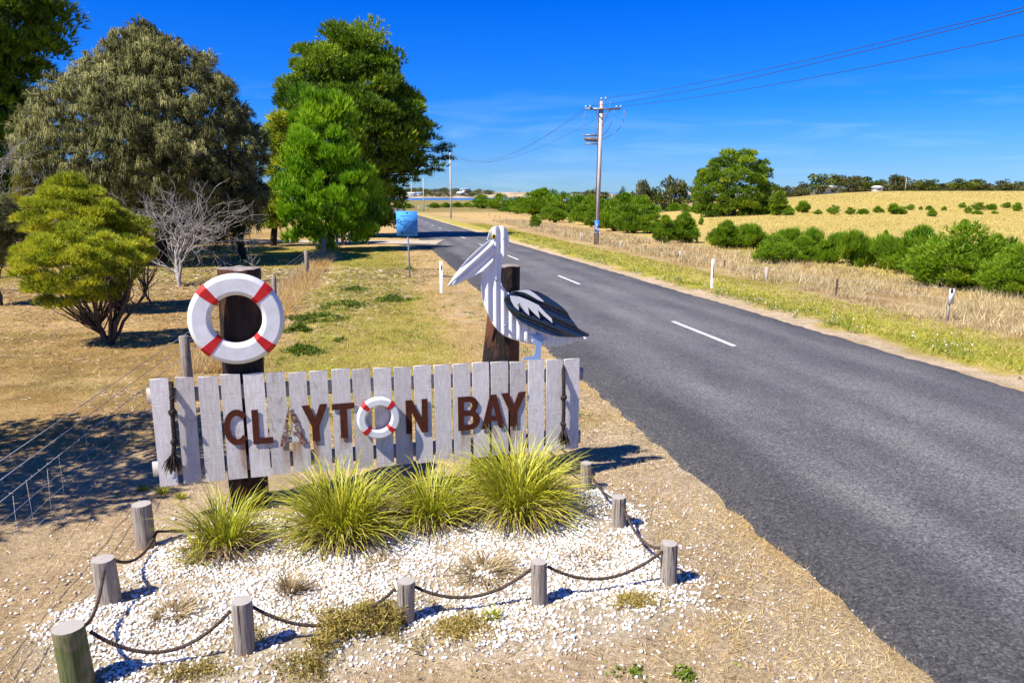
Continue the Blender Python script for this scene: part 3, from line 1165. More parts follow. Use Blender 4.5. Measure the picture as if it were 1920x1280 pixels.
o = bm_obj("letter", bm, frag, sign)
o['label'] = 'letter A eaten away by rust to ragged strips'

# lifebuoys
plastic = two_tone("white lifebuoy", (.80, .80, .80), (.62, .62, .61), 7, None, .45, .05, .004, .3, .7, spec=.4)
red = two_tone("red band", (.62, .012, .012), (.44, .014, .016), 14, None, .5, .05, .004, .3, .7, spec=.4)


def lifebuoy(label, pxc, pyc, off, R, r, depth, width_deg, band_mat, name="lifebuoy"):
    s, z = fpt(pxc, pyc, off + depth)
    c = f3(s, z, off)
    root = thing(name, label, 'lifebuoy', tuple(c))
    w = R - r
    prof = [(R - .05 * w, 0), (R, .10 * depth), (R, .50 * depth), (R - .03 * w, .60 * depth), (R - .17 * w, .97 * depth), (R - .21 * w, depth), (r + .20 * w, depth), (r + .16 * w, .97 * depth), (r + .02 * w, .50 * depth), (r, .40 * depth), (r, .10 * depth), (r + .05 * w, 0)]

    def sweep(a0, a1, n_, grow, closed):
        V, T = [], []
        m = len(prof)
        cx = (R + r) / 2
        for i in range(n_ + (0 if closed else 1)):
            a = math.radians(a0 + (a1 - a0) * i / n_)
            for (pr, pd) in prof:
                pr2 = pr + grow * (1 if pr > cx else -1)
                pd2 = pd + (grow if pd > 0 else -grow * .5)
                V.append(E3 * pr2 * math.cos(a) + Z3 * pr2 * math.sin(a) + N3 * pd2)
        for i in range(n_):
            i2 = (i + 1) % n_ if closed else i + 1
            for k in range(m):
                k2 = (k + 1) % m
                T += [(i * m + k, i2 * m + k, i2 * m + k2), (i * m + k, i2 * m + k2, i * m + k2)]
        if not closed:
            for k in range(1, m - 1):
                T.append((0, k, k + 1)); T.append((n_ * m, n_ * m + k + 1, n_ * m + k))
        return V, T
    g = Geo()
    g.add(*sweep(0, 360, 96, 0, True))
    o = g.build("ring", plastic, root, smooth=True)
    md = o.modifiers.new("edge", 'EDGE_SPLIT'); md.split_angle = math.radians(17)
    for a in (45, 135, 225, 315):
        g = Geo()
        g.add(*sweep(a - width_deg, a + width_deg, 8, .0035 if R > .3 else .002, False))
        o = g.build("band", band_mat, root, smooth=True)
        md = o.modifiers.new("edge", 'EDGE_SPLIT'); md.split_angle = math.radians(17)
    return root


rr_ = fpt(535, 600, .0)[0] - fpt(352, 600, .0)[0]
lifebuoy('big white lifebuoy with red bands fixed to the top of the thick timber post', 443.5, 600, -.058, rr_ / 2, rr_ / 2 * .53, .095, 7.0, red)
rs_ = fpt(752, 785, .1)[0] - fpt(670, 785, .1)[0]
sb = lifebuoy('small white lifebuoy with red bands standing in for the letter O', 711, 785, .022, rs_ / 2, rs_ / 2 * .58, .06, 7.8, red)

# dark ropes hanging at both ends of the sign
rope_m = bpy.data.materials.new("dark rope")
n, l = nodes_of(rope_m)
t = noise(n, l, 60, 4, .7)
finish(n, l, mixc(n, l, rng_map(n, l, t, .35, .65), (.016, .012, .010), (.062, .045, .036)), .9, t, .5, .004)
brope = bpy.data.materials.new("brown rope")
n, l = nodes_of(brope)
t = noise(n, l, 45, 4, .7)
finish(n, l, mixc(n, l, rng_map(n, l, t, .35, .65), (.035, .024, .020), (.125, .085, .062)), .9, t, .5, .004)


def laid_rope(g, path, r, pitch, strands=3):
    path = np.asarray(path, float)
    seg = np.concatenate([[0], np.cumsum(np.linalg.norm(np.diff(path, axis=0), axis=1))])
    n_ = max(int(seg[-1] / (pitch / 7)), 8)
    s = np.linspace(0, seg[-1], n_)
    P = np.stack([np.interp(s, seg, path[:, k]) for k in range(3)], 1)
    tan = unit(np.gradient(P, axis=0))
    ref = np.array([.3, .5, .81])
    u = unit(np.cross(tan, ref)); w = np.cross(tan, u)
    for k in range(strands):
        a = 2 * math.pi * (s / pitch + k / strands)
        g.tube(P + (np.cos(a)[:, None] * u + np.sin(a)[:, None] * w) * r * .52, r * .56, 5, .5)


def knot(g, c, r):
    for k in range(3):
        a = np.linspace(0, 2 * math.pi, 13)
        t1 = RNG.normal(size=3); t1 /= np.linalg.norm(t1)
        t2 = unit(np.cross(t1, RNG.normal(size=3)))
        g.tube(c + (np.cos(a)[:, None] * t1 + np.sin(a)[:, None] * t2 * .8) * r, r * .55, 6)


for lab, pts, fray in (('dark knotted rope with frayed end hanging on the sign nearest the wire fence', [(321, 716), (322, 745), (323, 772), (325, 800), (327, 828), (325, 850)], (322, 880)),
                       ('dark knotted rope hanging beside the end picket nearest the road', [(1056, 684), (1057, 715), (1057, 745), (1057, 768), (1056, 795), (1056, 805)], (1056, 828))):
    root = thing("hanging_rope", lab.replace(' hanging near the wide end', ' by the wide end') if len(lab.split()) > 16 else lab, 'rope', tuple(F0))
    path = [local(f3(*fpt(*p, .05), .05)) for p in pts]
    path[0] = local(f3(*fpt(*pts[0], -.02), -.02))
    g = Geo()
    laid_rope(g, path, .021, .075)
    g.build("cord", rope_m, root, smooth=True)
    for i in (2, 4):
        g = Geo()
        knot(g, path[i], .026)
        g.build("knot", rope_m, root, smooth=True)
    g = Geo()
    a = path[-1]; b = local(f3(*fpt(*fray, .05), .05))
    for k in range(70):
        j = RNG.normal(0, .022, 3); j[2] = RNG.uniform(-.03, .03)
        g.tube([a + j * .15, (a + b) / 2 + j * 1.0, b + j * 1.5], [.005, .006, .002], 4)
    g.build("frayed_end", rope_m, root)

# ------------------------------------------------------------------ the corrugated iron pelican
white_iron = two_tone("white painted iron", (.80, .79, .79), (.70, .69, .70), 12, (1, 1, .5), .42, .05, .004, .3, .75, spec=.45)
black_iron = two_tone("black painted iron", (.010, .020, .040), (.018, .036, .075), 60, None, .26, .12, .003, spec=.8)
blue_iron = two_tone("pale blue painted iron", (.25, .38, .62), (.30, .44, .66), 12, None, .5, .05, .004)
steel_m = two_tone("galvanised steel", (.34, .35, .37), (.24, .25, .27), 30, None, .45, .1, .003, metal=.7)
PCX = fpt(950, 560, -.03)
pel = thing("pelican_sculpture", 'cut out pelican of white and black corrugated iron on the timber post by the road', 'sculpture', tuple(f3(PCX[0], PCX[1], -.03)))
P0 = f3(PCX[0], PCX[1], -.03)


def crop(pts):
    return [np.array(fpt(780 + a / 4.2667, 400 + b / 4.2667, -.03)) for a, b in pts]


def smooth_closed(pts, n_=6):
    pts = np.array(pts); m = len(pts); out = []
    for i in range(m):
        p0, p1, p2, p3 = pts[i - 1], pts[i], pts[(i + 1) % m], pts[(i + 2) % m]
        for t in np.linspace(0, 1, n_, endpoint=False):
            out.append(.5 * ((2 * p1) + (-p0 + p2) * t + (2 * p0 - 5 * p1 + 4 * p2 - p3) * t * t + (-p0 + 3 * p1 - 3 * p2 + p3) * t ** 3))
    return out


def iron(name, pts, mat, off, amp=0.0, pitch=.08, direction=(0, 1), thick=.004, parent=pel, curve=True, phase=0.0):
    """A sheet cut to an outline and, with amp, pressed into corrugations that run along `direction`."""
    pts = smooth_closed(pts, 4) if curve else [np.array(p) for p in pts]
    d = np.array(direction, float); d /= np.linalg.norm(d)
    c = np.array([d[1], -d[0]])
    bm = bmesh.new()
    vs = [bm.verts.new((p[0], p[1], 0)) for p in pts]
    bm.faces.new(vs)
    bmesh.ops.triangulate(bm, faces=bm.faces[:])
    if amp:
        pr = [p @ c for p in pts]
        st = pitch / 10
        for q_ in np.arange(math.floor(min(pr) / st) * st, max(pr), st):
            bmesh.ops.bisect_plane(bm, geom=bm.verts[:] + bm.edges[:] + bm.faces[:], dist=1e-6, plane_co=(c[0] * q_, c[1] * q_, 0), plane_no=(c[0], c[1], 0))
    for v_ in bm.verts:
        s, z = v_.co.x, v_.co.y
        h = amp * math.sin(2 * math.pi * ((s * c[0] + z * c[1]) / pitch + phase)) if amp else 0
        v_.co = Vector(f3(s, z, -.03 + off + h) - P0)
    bmesh.ops.triangulate(bm, faces=[f for f in bm.faces if len(f.verts) > 4])
    bmesh.ops.recalc_face_normals(bm, faces=bm.faces[:])
    me = bpy.data.meshes.new(name)
    bm.to_mesh(me); bm.free()
    me.materials.append(mat)
    if amp:
        me.polygons.foreach_set("use_smooth", np.ones(len(me.polygons), bool))
    o = new_obj(name, me, parent)
    md = o.modifiers.new("sheet", 'SOLIDIFY'); md.thickness = thick; md.offset = 0
    return o


body = crop([(602, 122), (632, 103), (690, 103), (724, 124), (742, 168), (746, 215), (732, 275), (706, 330), (692, 380), (684, 430), (680, 500), (684, 565), (712, 612), (745, 640), (800, 690), (950, 780), (1100, 870), (1250, 945), (1372, 1003),
             (1300, 1020), (1210, 1050), (1105, 1066), (1000, 1056), (880, 1036), (800, 1016), (722, 986), (662, 945), (612, 880), (582, 822), (550, 740), (530, 675), (519, 600), (520, 525), (532, 462), (560, 405), (600, 372), (618, 310), (600, 215), (566, 214), (578, 168)])
iron("body", body, white_iron, 0, .0115, .0825, (0.0, 1), phase=.1)
bill_dir = np.array(crop([(240, 580)])[0]) - np.array(crop([(622, 232)])[0])
lower = crop([(240, 582), (300, 572), (430, 516), (520, 462), (578, 418), (606, 380), (626, 312), (634, 262), (600, 250), (430, 400), (320, 505)])
iron("pouch", lower, white_iron, .030, .008, .078, bill_dir, curve=False, phase=.35)
upper = crop([(240, 580), (282, 518), (330, 455), (400, 368), (480, 290), (545, 236), (584, 214), (606, 212), (613, 235), (620, 270), (590, 300), (450, 418), (330, 515)])
iron("bill", upper, white_iron, .040, .010, .070, bill_dir, curve=False, phase=.05)
wing_dir = np.array(crop([(1290, 900)])[0]) - np.array(crop([(720, 660)])[0])
wing = crop([(697, 700), (704, 660), (740, 636), (792, 612), (862, 603), (932, 613), (1000, 638), (1100, 700), (1180, 768), (1238, 850), (1284, 912), (1380, 970), (1300, 979), (1185, 982), (1092, 970), (982, 935), (862, 880), (792, 830), (728, 765)])
iron("wing", wing, black_iron, .050, .0165, .098, wing_dir, phase=.2)
iron("wing_streak", crop([(792, 614), (880, 606), (940, 640), (1005, 697), (960, 684), (900, 650), (845, 624)]), white_iron, .068, 0)
iron("wing_patch", crop([(735, 650), (810, 658), (890, 690), (960, 725), (1015, 785), (1065, 830), (1072, 868), (1005, 812), (955, 762), (972, 832), (925, 790), (877, 740), (888, 808), (842, 770), (806, 722), (803, 768), (768, 735), (743, 690)]), white_iron, .074, 0, curve=False)
iron("leg", crop([(908, 975), (940, 964), (990, 964), (1036, 1000), (1002, 1026), (995, 1052), (992, 1168), (845, 1166), (858, 1146), (925, 1138), (945, 1118), (951, 1055), (935, 1015)]), blue_iron, .022, 0, thick=.006, curve=False)
# eye and bolts
yellow = two_tone("eye yellow", (.62, .47, .05), (.55, .40, .05), 20)
pupil = two_tone("eye black", (.01, .01, .01), (.015, .015, .015), 20, rough=.3)


def disc(name, pt, off, r, h, mat, zsc=1.0, parent=pel):
    s, z = crop([pt])[0]
    c = f3(s, z, -.03 + off) - P0
    a = np.linspace(0, 2 * math.pi, 17)[:-1]
    V, T = [], []
    for rr0, hh in ((1, 0), (1, .6), (.7, 1)):
        V += [c + E3 * r * rr0 * math.cos(t) + Z3 * r * rr0 * zsc * math.sin(t) + N3 * h * hh for t in a]
    for i in range(2):
        for k in range(16):
            k2 = (k + 1) % 16
            T += [(i * 16 + k, i * 16 + k2, i * 16 + 16 + k2), (i * 16 + k, i * 16 + 16 + k2, i * 16 + 16 + k)]
    for k in range(1, 15):
        T.append((32, 32 + k, 33 + k))
    g = Geo(); g.add(V, T)
    return g.build(name, mat, parent)


disc("eye", (616, 185), .012, .020, .006, yellow, 1.4)
disc("pupil", (617, 183), .019, .011, .004, pupil, 1.3)
for pt in ((638, 530), (708, 895), (800, 715)):
    disc("bolt", pt, .012 if pt[0] < 750 else .068, .014, .03, steel_m)
for pt in ((697, 202), (395, 482), (880, 700)):
    disc("screw", pt, .012 if pt[0] > 600 and pt[0] < 800 else .066, .006, .008, steel_m)

# ------------------------------------------------------------------ bollards and the rope between them
boll = bpy.data.materials.new("weathered pine")
n, l = nodes_of(boll)
oi = n.new("ShaderNodeObjectInfo")
gr = noise(n, l, 22, 6, .7, (3.2, 3.2, .16))
cr2 = noise(n, l, 14, 4, .6, (4, 4, .10))
pa = noise(n, l, 4, 4, .6)
c = mixc(n, l, rng_map(n, l, gr, .35, .68), (.15, .12, .095), (.48, .42, .36))
c = mixc(n, l, rng_map(n, l, cr2, .57, .66), c, (.05, .038, .03))
c = mixc(n, l, rng_map(n, l, pa, .46, .66, 0, .5), c, (.34, .23, .13))
finish(n, l, c, .85, gr, .9, .012)
gboll = bpy.data.materials.new("mossy treated pine")
n, l = nodes_of(gboll)
gr = noise(n, l, 20, 6, .7, (3, 3, .16))
pa = noise(n, l, 5, 5, .65)
c = mixc(n, l, rng_map(n, l, gr, .35, .68), (.06, .075, .022), (.19, .205, .075))
c = mixc(n, l, rng_map(n, l, pa, .46, .62), c, (.28, .22, .14))
finish(n, l, c, .85, gr, .9, .012)
bend = bpy.data.materials.new("bollard end grain")
n, l = nodes_of(bend)
tc = n.new("ShaderNodeTexCoord")
wv = n.new("ShaderNodeTexWave")
wv.wave_type = 'RINGS'; wv.rings_direction = 'Z'
wv.inputs['Scale'].default_value = 34; wv.inputs['Distortion'].default_value = 3.0
l.new(tc.outputs['Object'], wv.inputs['Vector'])
t = noise(n, l, 40, 4, .7)
c = mixc(n, l, wv.outputs['Fac'], (.30, .265, .235), (.46, .42, .38))
c = mixc(n, l, rng_map(n, l, t, .55, .75, 0, .6), c, (.20, .17, .15))
finish(n, l, c, .85, t, .5, .006)

BOLL = [  # px centre, top, bottom, width, label
    (150, 1172, 1302, 52, 'greenish mossy timber bollard at the bottom corner of the pebble bed'),
    (208, 1047, 1145, 41, 'leaning grey timber bollard between the mossy bollard and the wire fence'),
    (274, 943, 1033, 36, 'brownish timber bollard just below the wide end of the picket sign'),
    (460, 1126, 1238, 40, 'split grey timber bollard next along the rope from the mossy bollard'),
    (760, 1088, 1180, 36, 'timber bollard standing in the brown creeping weed'),
    (1011, 1051, 1146, 34, 'grey timber bollard midway between the weed and the knobbly corner bollard'),
    (1253, 1019, 1104, 34, 'knobbly grey timber bollard at the corner nearest the road'),
    (1160, 931, 998, 30, 'grey timber bollard at the roadside between the corner bollard and the pelican shadow'),
    (1099, 868, 922, 25, 'timber bollard beside the pelican shadow just past the end of the picket sign')]
BP = []
for i, (px, yt, yb, w, lab) in enumerate(BOLL):
    p = at(px, yb - w * .16)
    m_ = np.linalg.norm([p.x, p.y, CAM_H - p.z]) / 1427.0
    r = w * m_ / 2 * .87
    d = ray(px, yt)
    t = p.y / d[1]
    H = CAM_H + d[2] * t - p.z
    root = thing("bollard", lab, 'bollard', (p.x, p.y, p.z), 0, 'timber bollards round the pebble bed')
    rng = np.random.default_rng(40 + i)
    lean = rng.normal(0, .03, 2)
    if i == 1:
        lean = np.array([-.05, 0])
    sides = 22
    th = np.arange(sides) / sides * 2 * math.pi
    lump = 1 + .10 * (fbm(np.cos(th) * 1.5 + i, np.sin(th) * 1.5, i) - .5) + .06 * (fbm(np.cos(th) * 5 + i, np.sin(th) * 5, i) - .5)
    crack = rng.integers(0, sides)
    lump[crack] *= .90
    zs = np.array([-.12, 0, .3, .6, .9, .97, 1.0]) * H
    rs = np.array([1.0, 1.02, 1.0, .99, .98, .975, .94])
    V = np.vstack([np.stack([r * k * lump * np.cos(th) + lean[0] * z, r * k * lump * np.sin(th) + lean[1] * z, np.full(sides, z)], 1) for z, k in zip(zs, rs)])
    if i == 6:
        for ring_ in (2, 3):
            V[ring_ * sides + 15] *= (1.14, 1.14, 1)
            V[(ring_ + 1) * sides + 20] *= (1.1, 1.1, 1)
    T = []
    for a in range(len(zs) - 1):
        for k in range(sides):
            b, c_ = a * sides + k, a * sides + (k + 1) % sides
            T += [(b, c_, c_ + sides), (b, c_ + sides, b + sides)]
    g = Geo(); g.add(V, T)
    g.build("shaft", gboll if i == 0 else boll, root, smooth=True)
    top = V[-sides:]
    g = Geo()
    cc = top.mean(0)
    V2 = np.vstack([top, cc + (top - cc) * .5 + [0, 0, .002 * H], [cc + [0, 0, .004]]])
    T = []
    for k in range(sides):
        k2 = (k + 1) % sides
        T += [(k, k2, sides + k2), (k, sides + k2, sides + k), (sides + k, sides + k2, 2 * sides)]
    g.add(V2 - [cc[0], cc[1], 0], T)
    o = g.build("end_grain", bend, root)
    o.location = (cc[0], cc[1], 0)
    BP.append((np.array([p.x, p.y, p.z]), r, H))

ropes = thing("barrier_rope", 'brown laid rope strung in loops between the timber bollards', 'rope', (0, 0, 0))


def span(a, b, sag, ground=False):
    t = np.linspace(0, 1, 34)
    P = a + (b - a) * t[:, None]
    P[:, 2] -= sag * 4 * t * (1 - t)
    P[:, 2] = np.maximum(P[:, 2], gz(P[:, 0], P[:, 1]) + .022)
    g = Geo()
    laid_rope(g, P, .0125, .055)
    g.build("rope_span", brope, ropes, smooth=True)


def grip(i, toward, f=.88, side=1.0):
    p, r, H = BP[i]
    d = np.array([toward[0] - p[0], toward[1] - p[1]]); d /= np.linalg.norm(d)
    return np.array([p[0] + d[0] * r * 1.02 * side, p[1] + d[1] * r * 1.02 * side, p[2] + H * f])


for i, j, sag in ((1, 0, .13), (0, 3, .21), (3, 4, .20), (4, 5, .15), (5, 6, .16), (6, 7, .15), (7, 8, .08)):
    span(grip(i, BP[j][0], .86), grip(j, BP[i][0], .86), sag)
pa = np.array(at(330, 1008)) + np.array([0, 0, .03])
span(grip(1, pa, .88), np.array(at(297, 1022)) + np.array([0, 0, .13]), .12)
span(np.array(at(297, 1022)) + np.array([0, 0, .13]), np.array(at(372, 1000)) + np.array([0, 0, .03]), .0)
for py, f in ((862, .92), (905, .55)):
    q_ = f3(fpt(1015, py + 25, -.5)[0], .12 if f < .9 else .3, -.45)
    span(grip(8, q_, f), q_, .04)
# ------------------------------------------------------------------ fences
galv = two_tone("galvanised wire", (.58, .58, .58), (.42, .40, .38), 30, None, .5, .05, .001, metal=.2)
grey_post = two_tone("grey fence timber", (.34, .29, .24), (.16, .13, .11), 14, (3, 3, .2), .9, .7, .012)
pale_post = two_tone("pale fence post", (.52, .48, .43), (.34, .30, .26), 14, (3, 3, .2), .85, .5, .01)
rusty_post = two_tone("dark steel picket", (.06, .035, .025), (.03, .02, .016), 30, None, .8)


def fence_post(parent, org, p, h, r, mat, lean=(0, 0), square=False, star=False):
    g = Geo()
    base = np.array(p) - np.array(org)
    if star:
        g.box(base + [0, 0, h / 2 - .1], (r * 2, r * .7, h + .2)); g.box(base + [r * .5, 0, h / 2 - .1], (r * .6, r * 2, h + .196))
    elif square:
        g.box(base + [lean[0] * h / 2, lean[1] * h / 2, h / 2 - .1], (r * 2, r * 1.7, h + .2))
    else:
        g.tube([base + [0, 0, -.25], base + [lean[0] * h * .5, lean[1] * h * .5, h * .5], base + [lean[0] * h, lean[1] * h, h - .01], base + [lean[0] * h, lean[1] * h, h]], [r * 1.04, r, r * .98, r * .85], 10)
    return g.build("post", mat, parent)


o0 = np.array(at(571, 517))
lf = thing("wire_fence", 'wire and mesh stock fence on grey timber posts running past the sign to the driveway', 'fence', tuple(o0))
FU = -2.93
PV = [1.0, 11.75, 21.6, 31.7, 41.5, 51.0]
fpos = []
for i, v in enumerate(PV):
    x, y = uv2xy(FU, v)
    z = float(gz(x, y)[0])
    fpos.append(np.array([x, y, z]))
    if i:
        fence_post(lf, o0, (x, y, z), (0, .98, .92, 1.02, 1.1, 1.15)[i], (0, .075, .06, .085, .09, .10)[i], grey_post, (.02 * (-1) ** i, .01))
for h in (1.0, .86, .70, .54, .40, .27, .14):
    P = []
    for a, b in zip(fpos[:-1], fpos[1:]):
        for t in np.linspace(0, 1, 14, endpoint=False):
            q_ = a + (b - a) * t
            P.append([q_[0], q_[1], max(q_[2] + h - .05 * t * (1 - t), float(gz(q_[0], q_[1])[0]) + .03)])
    g = Geo()
    g.tube(np.array(P) - o0, .0040 if h > .6 else .0018, 4)
    if h == .70:
        P = np.array(P)
        for t in np.arange(0, 10, .16):
            k = t / 10 * 14
            i = int(k); q_ = P[i] + (P[i + 1] - P[i]) * (k - i)
            j = RNG.normal(0, .014, 3)
            g.tube([q_ - j - o0, q_ + j - o0], .0022, 3)
    g.build("wire", galv, lf)
g = Geo()
for v in np.arange(1.2, 30, .31):
    x, y = uv2xy(FU, v); z = float(gz(x, y)[0])
    g.tube([np.array([x, y, z + .08]) - o0, np.array([x + RNG.normal(0, .015), y, z + .69]) - o0], .0012, 3)
o = g.build("mesh_stays", galv, lf)
o['kind'] = 'stuff'

RF = [(1567, 522, 560, 's'), (1436, 500, 530, 't'), (1358, 487, 505, 's'), (1275, 470, 484, 't'), (1211, 460, 473, 's'), (1163, 452, 466, 't'), (1089, 436, 452, 't'), (1060, 431, 446, 'd'), (1035, 426, 437, 'd'),
      (1016, 421, 433, 'd'), (979, 414, 424, 'd'), (964, 411, 420, 'd'), (950, 407, 417, 'd'), (937, 404, 411, 'd'), (928, 402, 408, 'd'), (917, 399, 405, 'd'), (900, 394, 400, 'd'), (884, 390, 396, 'd')]
o1 = np.array(at(1436, 530))
rf = thing("wire_fence", 'wire fence of pale and dark posts in the long grass beyond the road', 'fence', tuple(o1))
px_prev, tops = None, []
pm = at(1775, 608)
for px, yt, yb, k in RF:
    p = at(px, yb)
    h = (yb - yt) * mpp(p) * 1.02
    tops.append((np.array(p), h))
    if k == 's':
        fence_post(rf, o1, p, h, .028, rusty_post, star=True)
    else:
        fence_post(rf, o1, p, h, .05 if k == 't' else .05, pale_post if k == 't' else grey_post, square=(k == 't'))
tops = [(np.array(pm), .95)] + tops
for f in (.93, .66, .38):
    g = Geo()
    g.tube([p + [0, 0, h * f] - o1 for p, h in tops], .0026, 4)
    g.build("wire", galv, rf)

# the pale marker on its stake beside that fence
white_paint = two_tone("white post paint", (.78, .77, .75), (.62, .60, .57), 9, (1, 1, .4), .55, .1, .003, .45, .8)
mk = thing("marker_stake", 'short thin stake carrying a white plate in the tall dry grass by the far verge', 'marker', tuple(pm))
g = Geo(); g.box((0, 0, .40), (.05, .04, .9)); g.build("stake", pale_post, mk)
g = Geo(); g.box((.02, -.035, .70), (.12, .03, .38)); g.build("plate", white_paint, mk)
g = Geo(); g.box((.0, -.054, .84), (.05, .008, .10)); g.build("badge", rusty_post, mk)

# guide posts
refl_red = two_tone("red reflector", (.55, .02, .015), (.42, .015, .012), 30, None, .3, spec=.6)
dark_strip = two_tone("dark reflector", (.05, .06, .09), (.09, .10, .13), 30, None, .3, spec=.6)
for px, yt, yb, lab, rm_ in ((828, 490, 550, 'white guide post with red reflector on the near verge below the pelican beak', refl_red),
                             (1335, 486, 541, 'white guide post with a dark strip on the far road verge', dark_strip)):
    p = at(px, yb)
    h = (yb - yt) * mpp(p) * 1.03
    root = thing("guide_post", lab, 'guide post', tuple(p), TH, 'roadside guide posts')
    g = Geo()
    a = np.linspace(-1, 1, 7)
    for i in range(6):                                      # a curved flat strip
        x0, x1 = a[i] * .052, a[i + 1] * .052
        y0, y1 = .022 * a[i] ** 2, .022 * a[i + 1] ** 2
        V = [(x0, y0, -.1), (x1, y1, -.1), (x1, y1, h), (x0, y0, h), (x0, y0 + .008, -.1), (x1, y1 + .008, -.1), (x1, y1 + .008, h), (x0, y0 + .008, h)]
        g.add(V, [(0, 1, 2), (0, 2, 3), (5, 4, 7), (5, 7, 6), (3, 2, 6), (3, 6, 7), (0, 3, 7), (0, 7, 4), (1, 5, 6), (1, 6, 2)])
    g.build("shaft", white_paint, root, smooth=False)
    g = Geo()
    if rm_ is refl_red:
        g.box((.012, -.004, h - .20), (.05, .010, .17))
    else:
        g.box((.014, -.004, h * .62), (.030, .010, h * .52))
    g.build("reflector", rm_, root)

# ------------------------------------------------------------------ the blue town award sign
bp = at(769, 521)
m_ = mpp(bp)
bs = thing("roadside_sign", 'pale blue town award board on a thin steel post at the grass verge', 'sign', tuple(bp))
blue_b = two_tone("sign blue", (.065, .29, .70), (.072, .30, .71), 3, None, .8, .02, .002, spec=.1)
ink = two_tone("sign ink", (.010, .035, .16), (.012, .04, .18), 20, None, .5)
green_i = two_tone("sign green", (.03, .22, .10), (.04, .25, .10), 20, None, .5)
ztop = (521 - 396) * m_ * 1.01; zbot = (521 - 442) * m_ * 1.01
xb0, xb1 = (746 - 769) * m_, (786 - 769) * m_
g = Geo(); g.tube([(0, 0, -.3), (-.03, 0, 1.2), (-.085, 0, ztop - .05)], .032, 10); g.build("pole", two_tone("sign post steel", (.30, .38, .50), (.24, .30, .40), 9, None, .45, metal=.3), bs, smooth=True)
g = Geo(); g.box(((xb0 + xb1) / 2, -.045, (ztop + zbot) / 2), (xb1 - xb0, .012, ztop - zbot)); board = g.build("board", blue_b, bs)


def words_on(parent, text, size, loc, mat, rot, name="lettering", offset=0.0, extrude=.001, spacing=1.0):
    c = bpy.data.curves.new(name, 'FONT')
    c.body = text
    c.size = size
    c.align_x = 'CENTER'
    c.align_y = 'CENTER'
    c.offset = offset
    c.extrude = extrude
    c.space_character = spacing
    c.materials.append(mat)
    tmp = new_obj(name, c)
    bpy.context.view_layer.update()
    me = bpy.data.meshes.new_from_object(tmp.evaluated_get(bpy.context.evaluated_depsgraph_get()))
    bpy.data.objects.remove(tmp)
    me.name = name
    o = new_obj(name, me, parent)
    o.location = loc
    o.rotation_euler = rot
    return o


bw, bh = xb1 - xb0, ztop - zbot
cx = (xb0 + xb1) / 2
for text, size, fz, off, spc in (("CLAYTON BAY", .130, .565, .002, .98), ("Best Small Town", .078, .475, .001, 1), ("2016", .165, .365, .003, 1), ("KESAB", .125, .115, .004, 1.15)):
    words_on(board, text, size, (cx + (.10 if text == "KESAB" else 0), -.0545, zbot + bh * fz), ink, (math.pi / 2, 0, 0), offset=off, spacing=spc)
words_on(board, "sustainable communities", .045, (cx - .02, -.0545, zbot + bh * .80), ink, (math.pi / 2, 0, 0))
for x0, x1, z, h in ((.04, .16, .665, .022), (.38, .45, .68, .03), (.52, .62, .665, .016), (.90, .99, .67, .022), (.2, .85, .245, .008)):
    g = Geo()
    g.box((xb0 + (x0 + x1) / 2 * bw, -.0535, zbot + z * bh), ((x1 - x0) * bw, .004, h * bh))
    g.build("printed_line", ink, board)
a = np.linspace(0, 2 * math.pi, 15)[:-1]
g = Geo(); g.add([(cx + .02 + .045 * math.cos(t), -.0535, zbot + bh * .925 + .045 * math.sin(t)) for t in a], [(0, k, k + 1) for k in range(1, 13)]); g.build("emblem", green_i, board)
g = Geo()
for k in range(4):
    ang = .5 + k * .45
    c0 = np.array([cx - .21, -.0535, zbot + bh * .085])
    tip = c0 + np.array([.11 * math.cos(ang + .2), 0, .11 * math.sin(ang + .2)])
    n_ = np.array([-math.sin(ang + .2), 0, math.cos(ang + .2)]) * .018
    g.add([c0 - n_, c0 + n_, tip + n_ * .8, tip - n_ * .8], [(0, 2, 1), (0, 3, 2)])
g.build("emblem", ink, board)

# ------------------------------------------------------------------ power poles and lines
conc = two_tone("pole concrete", (.60, .56, .54), (.44, .40, .38), 3, (1, 1, .3), .8, .2, .01)
pole_dark = two_tone("pole steel", (.15, .085, .060), (.09, .055, .042), 6, (1, 1, .2), .7, .2, .01)
metal_g = two_tone("line hardware", (.30, .30, .31), (.18, .18, .19), 20, None, .5, metal=.5)
porc = two_tone("insulator", (.30, .42, .58), (.22, .32, .46), 20, None, .25, spec=.6)
kit = two_tone("switchgear", (.28, .23, .19), (.13, .105, .09), 12, None, .6)
blue_p = two_tone("band blue", (.03, .17, .62), (.035, .19, .66), 4, None, .5)
PP = at(1118, 460)
pm_ = mpp(PP)
dtop = ray(1127, 190)
PH = CAM_H + dtop[2] * PP.y / dtop[1] - PP.z
XL = (1127 - 1118 - 4) * pm_


def zpx(y):                                                 # height above the pole's foot of a spot of the photograph at the pole
    d = ray(1122, y)
    return CAM_H + d[2] * PP.y / d[1] - PP.z


def xpx(x):
    return (x - 1122) * pm_ + .12


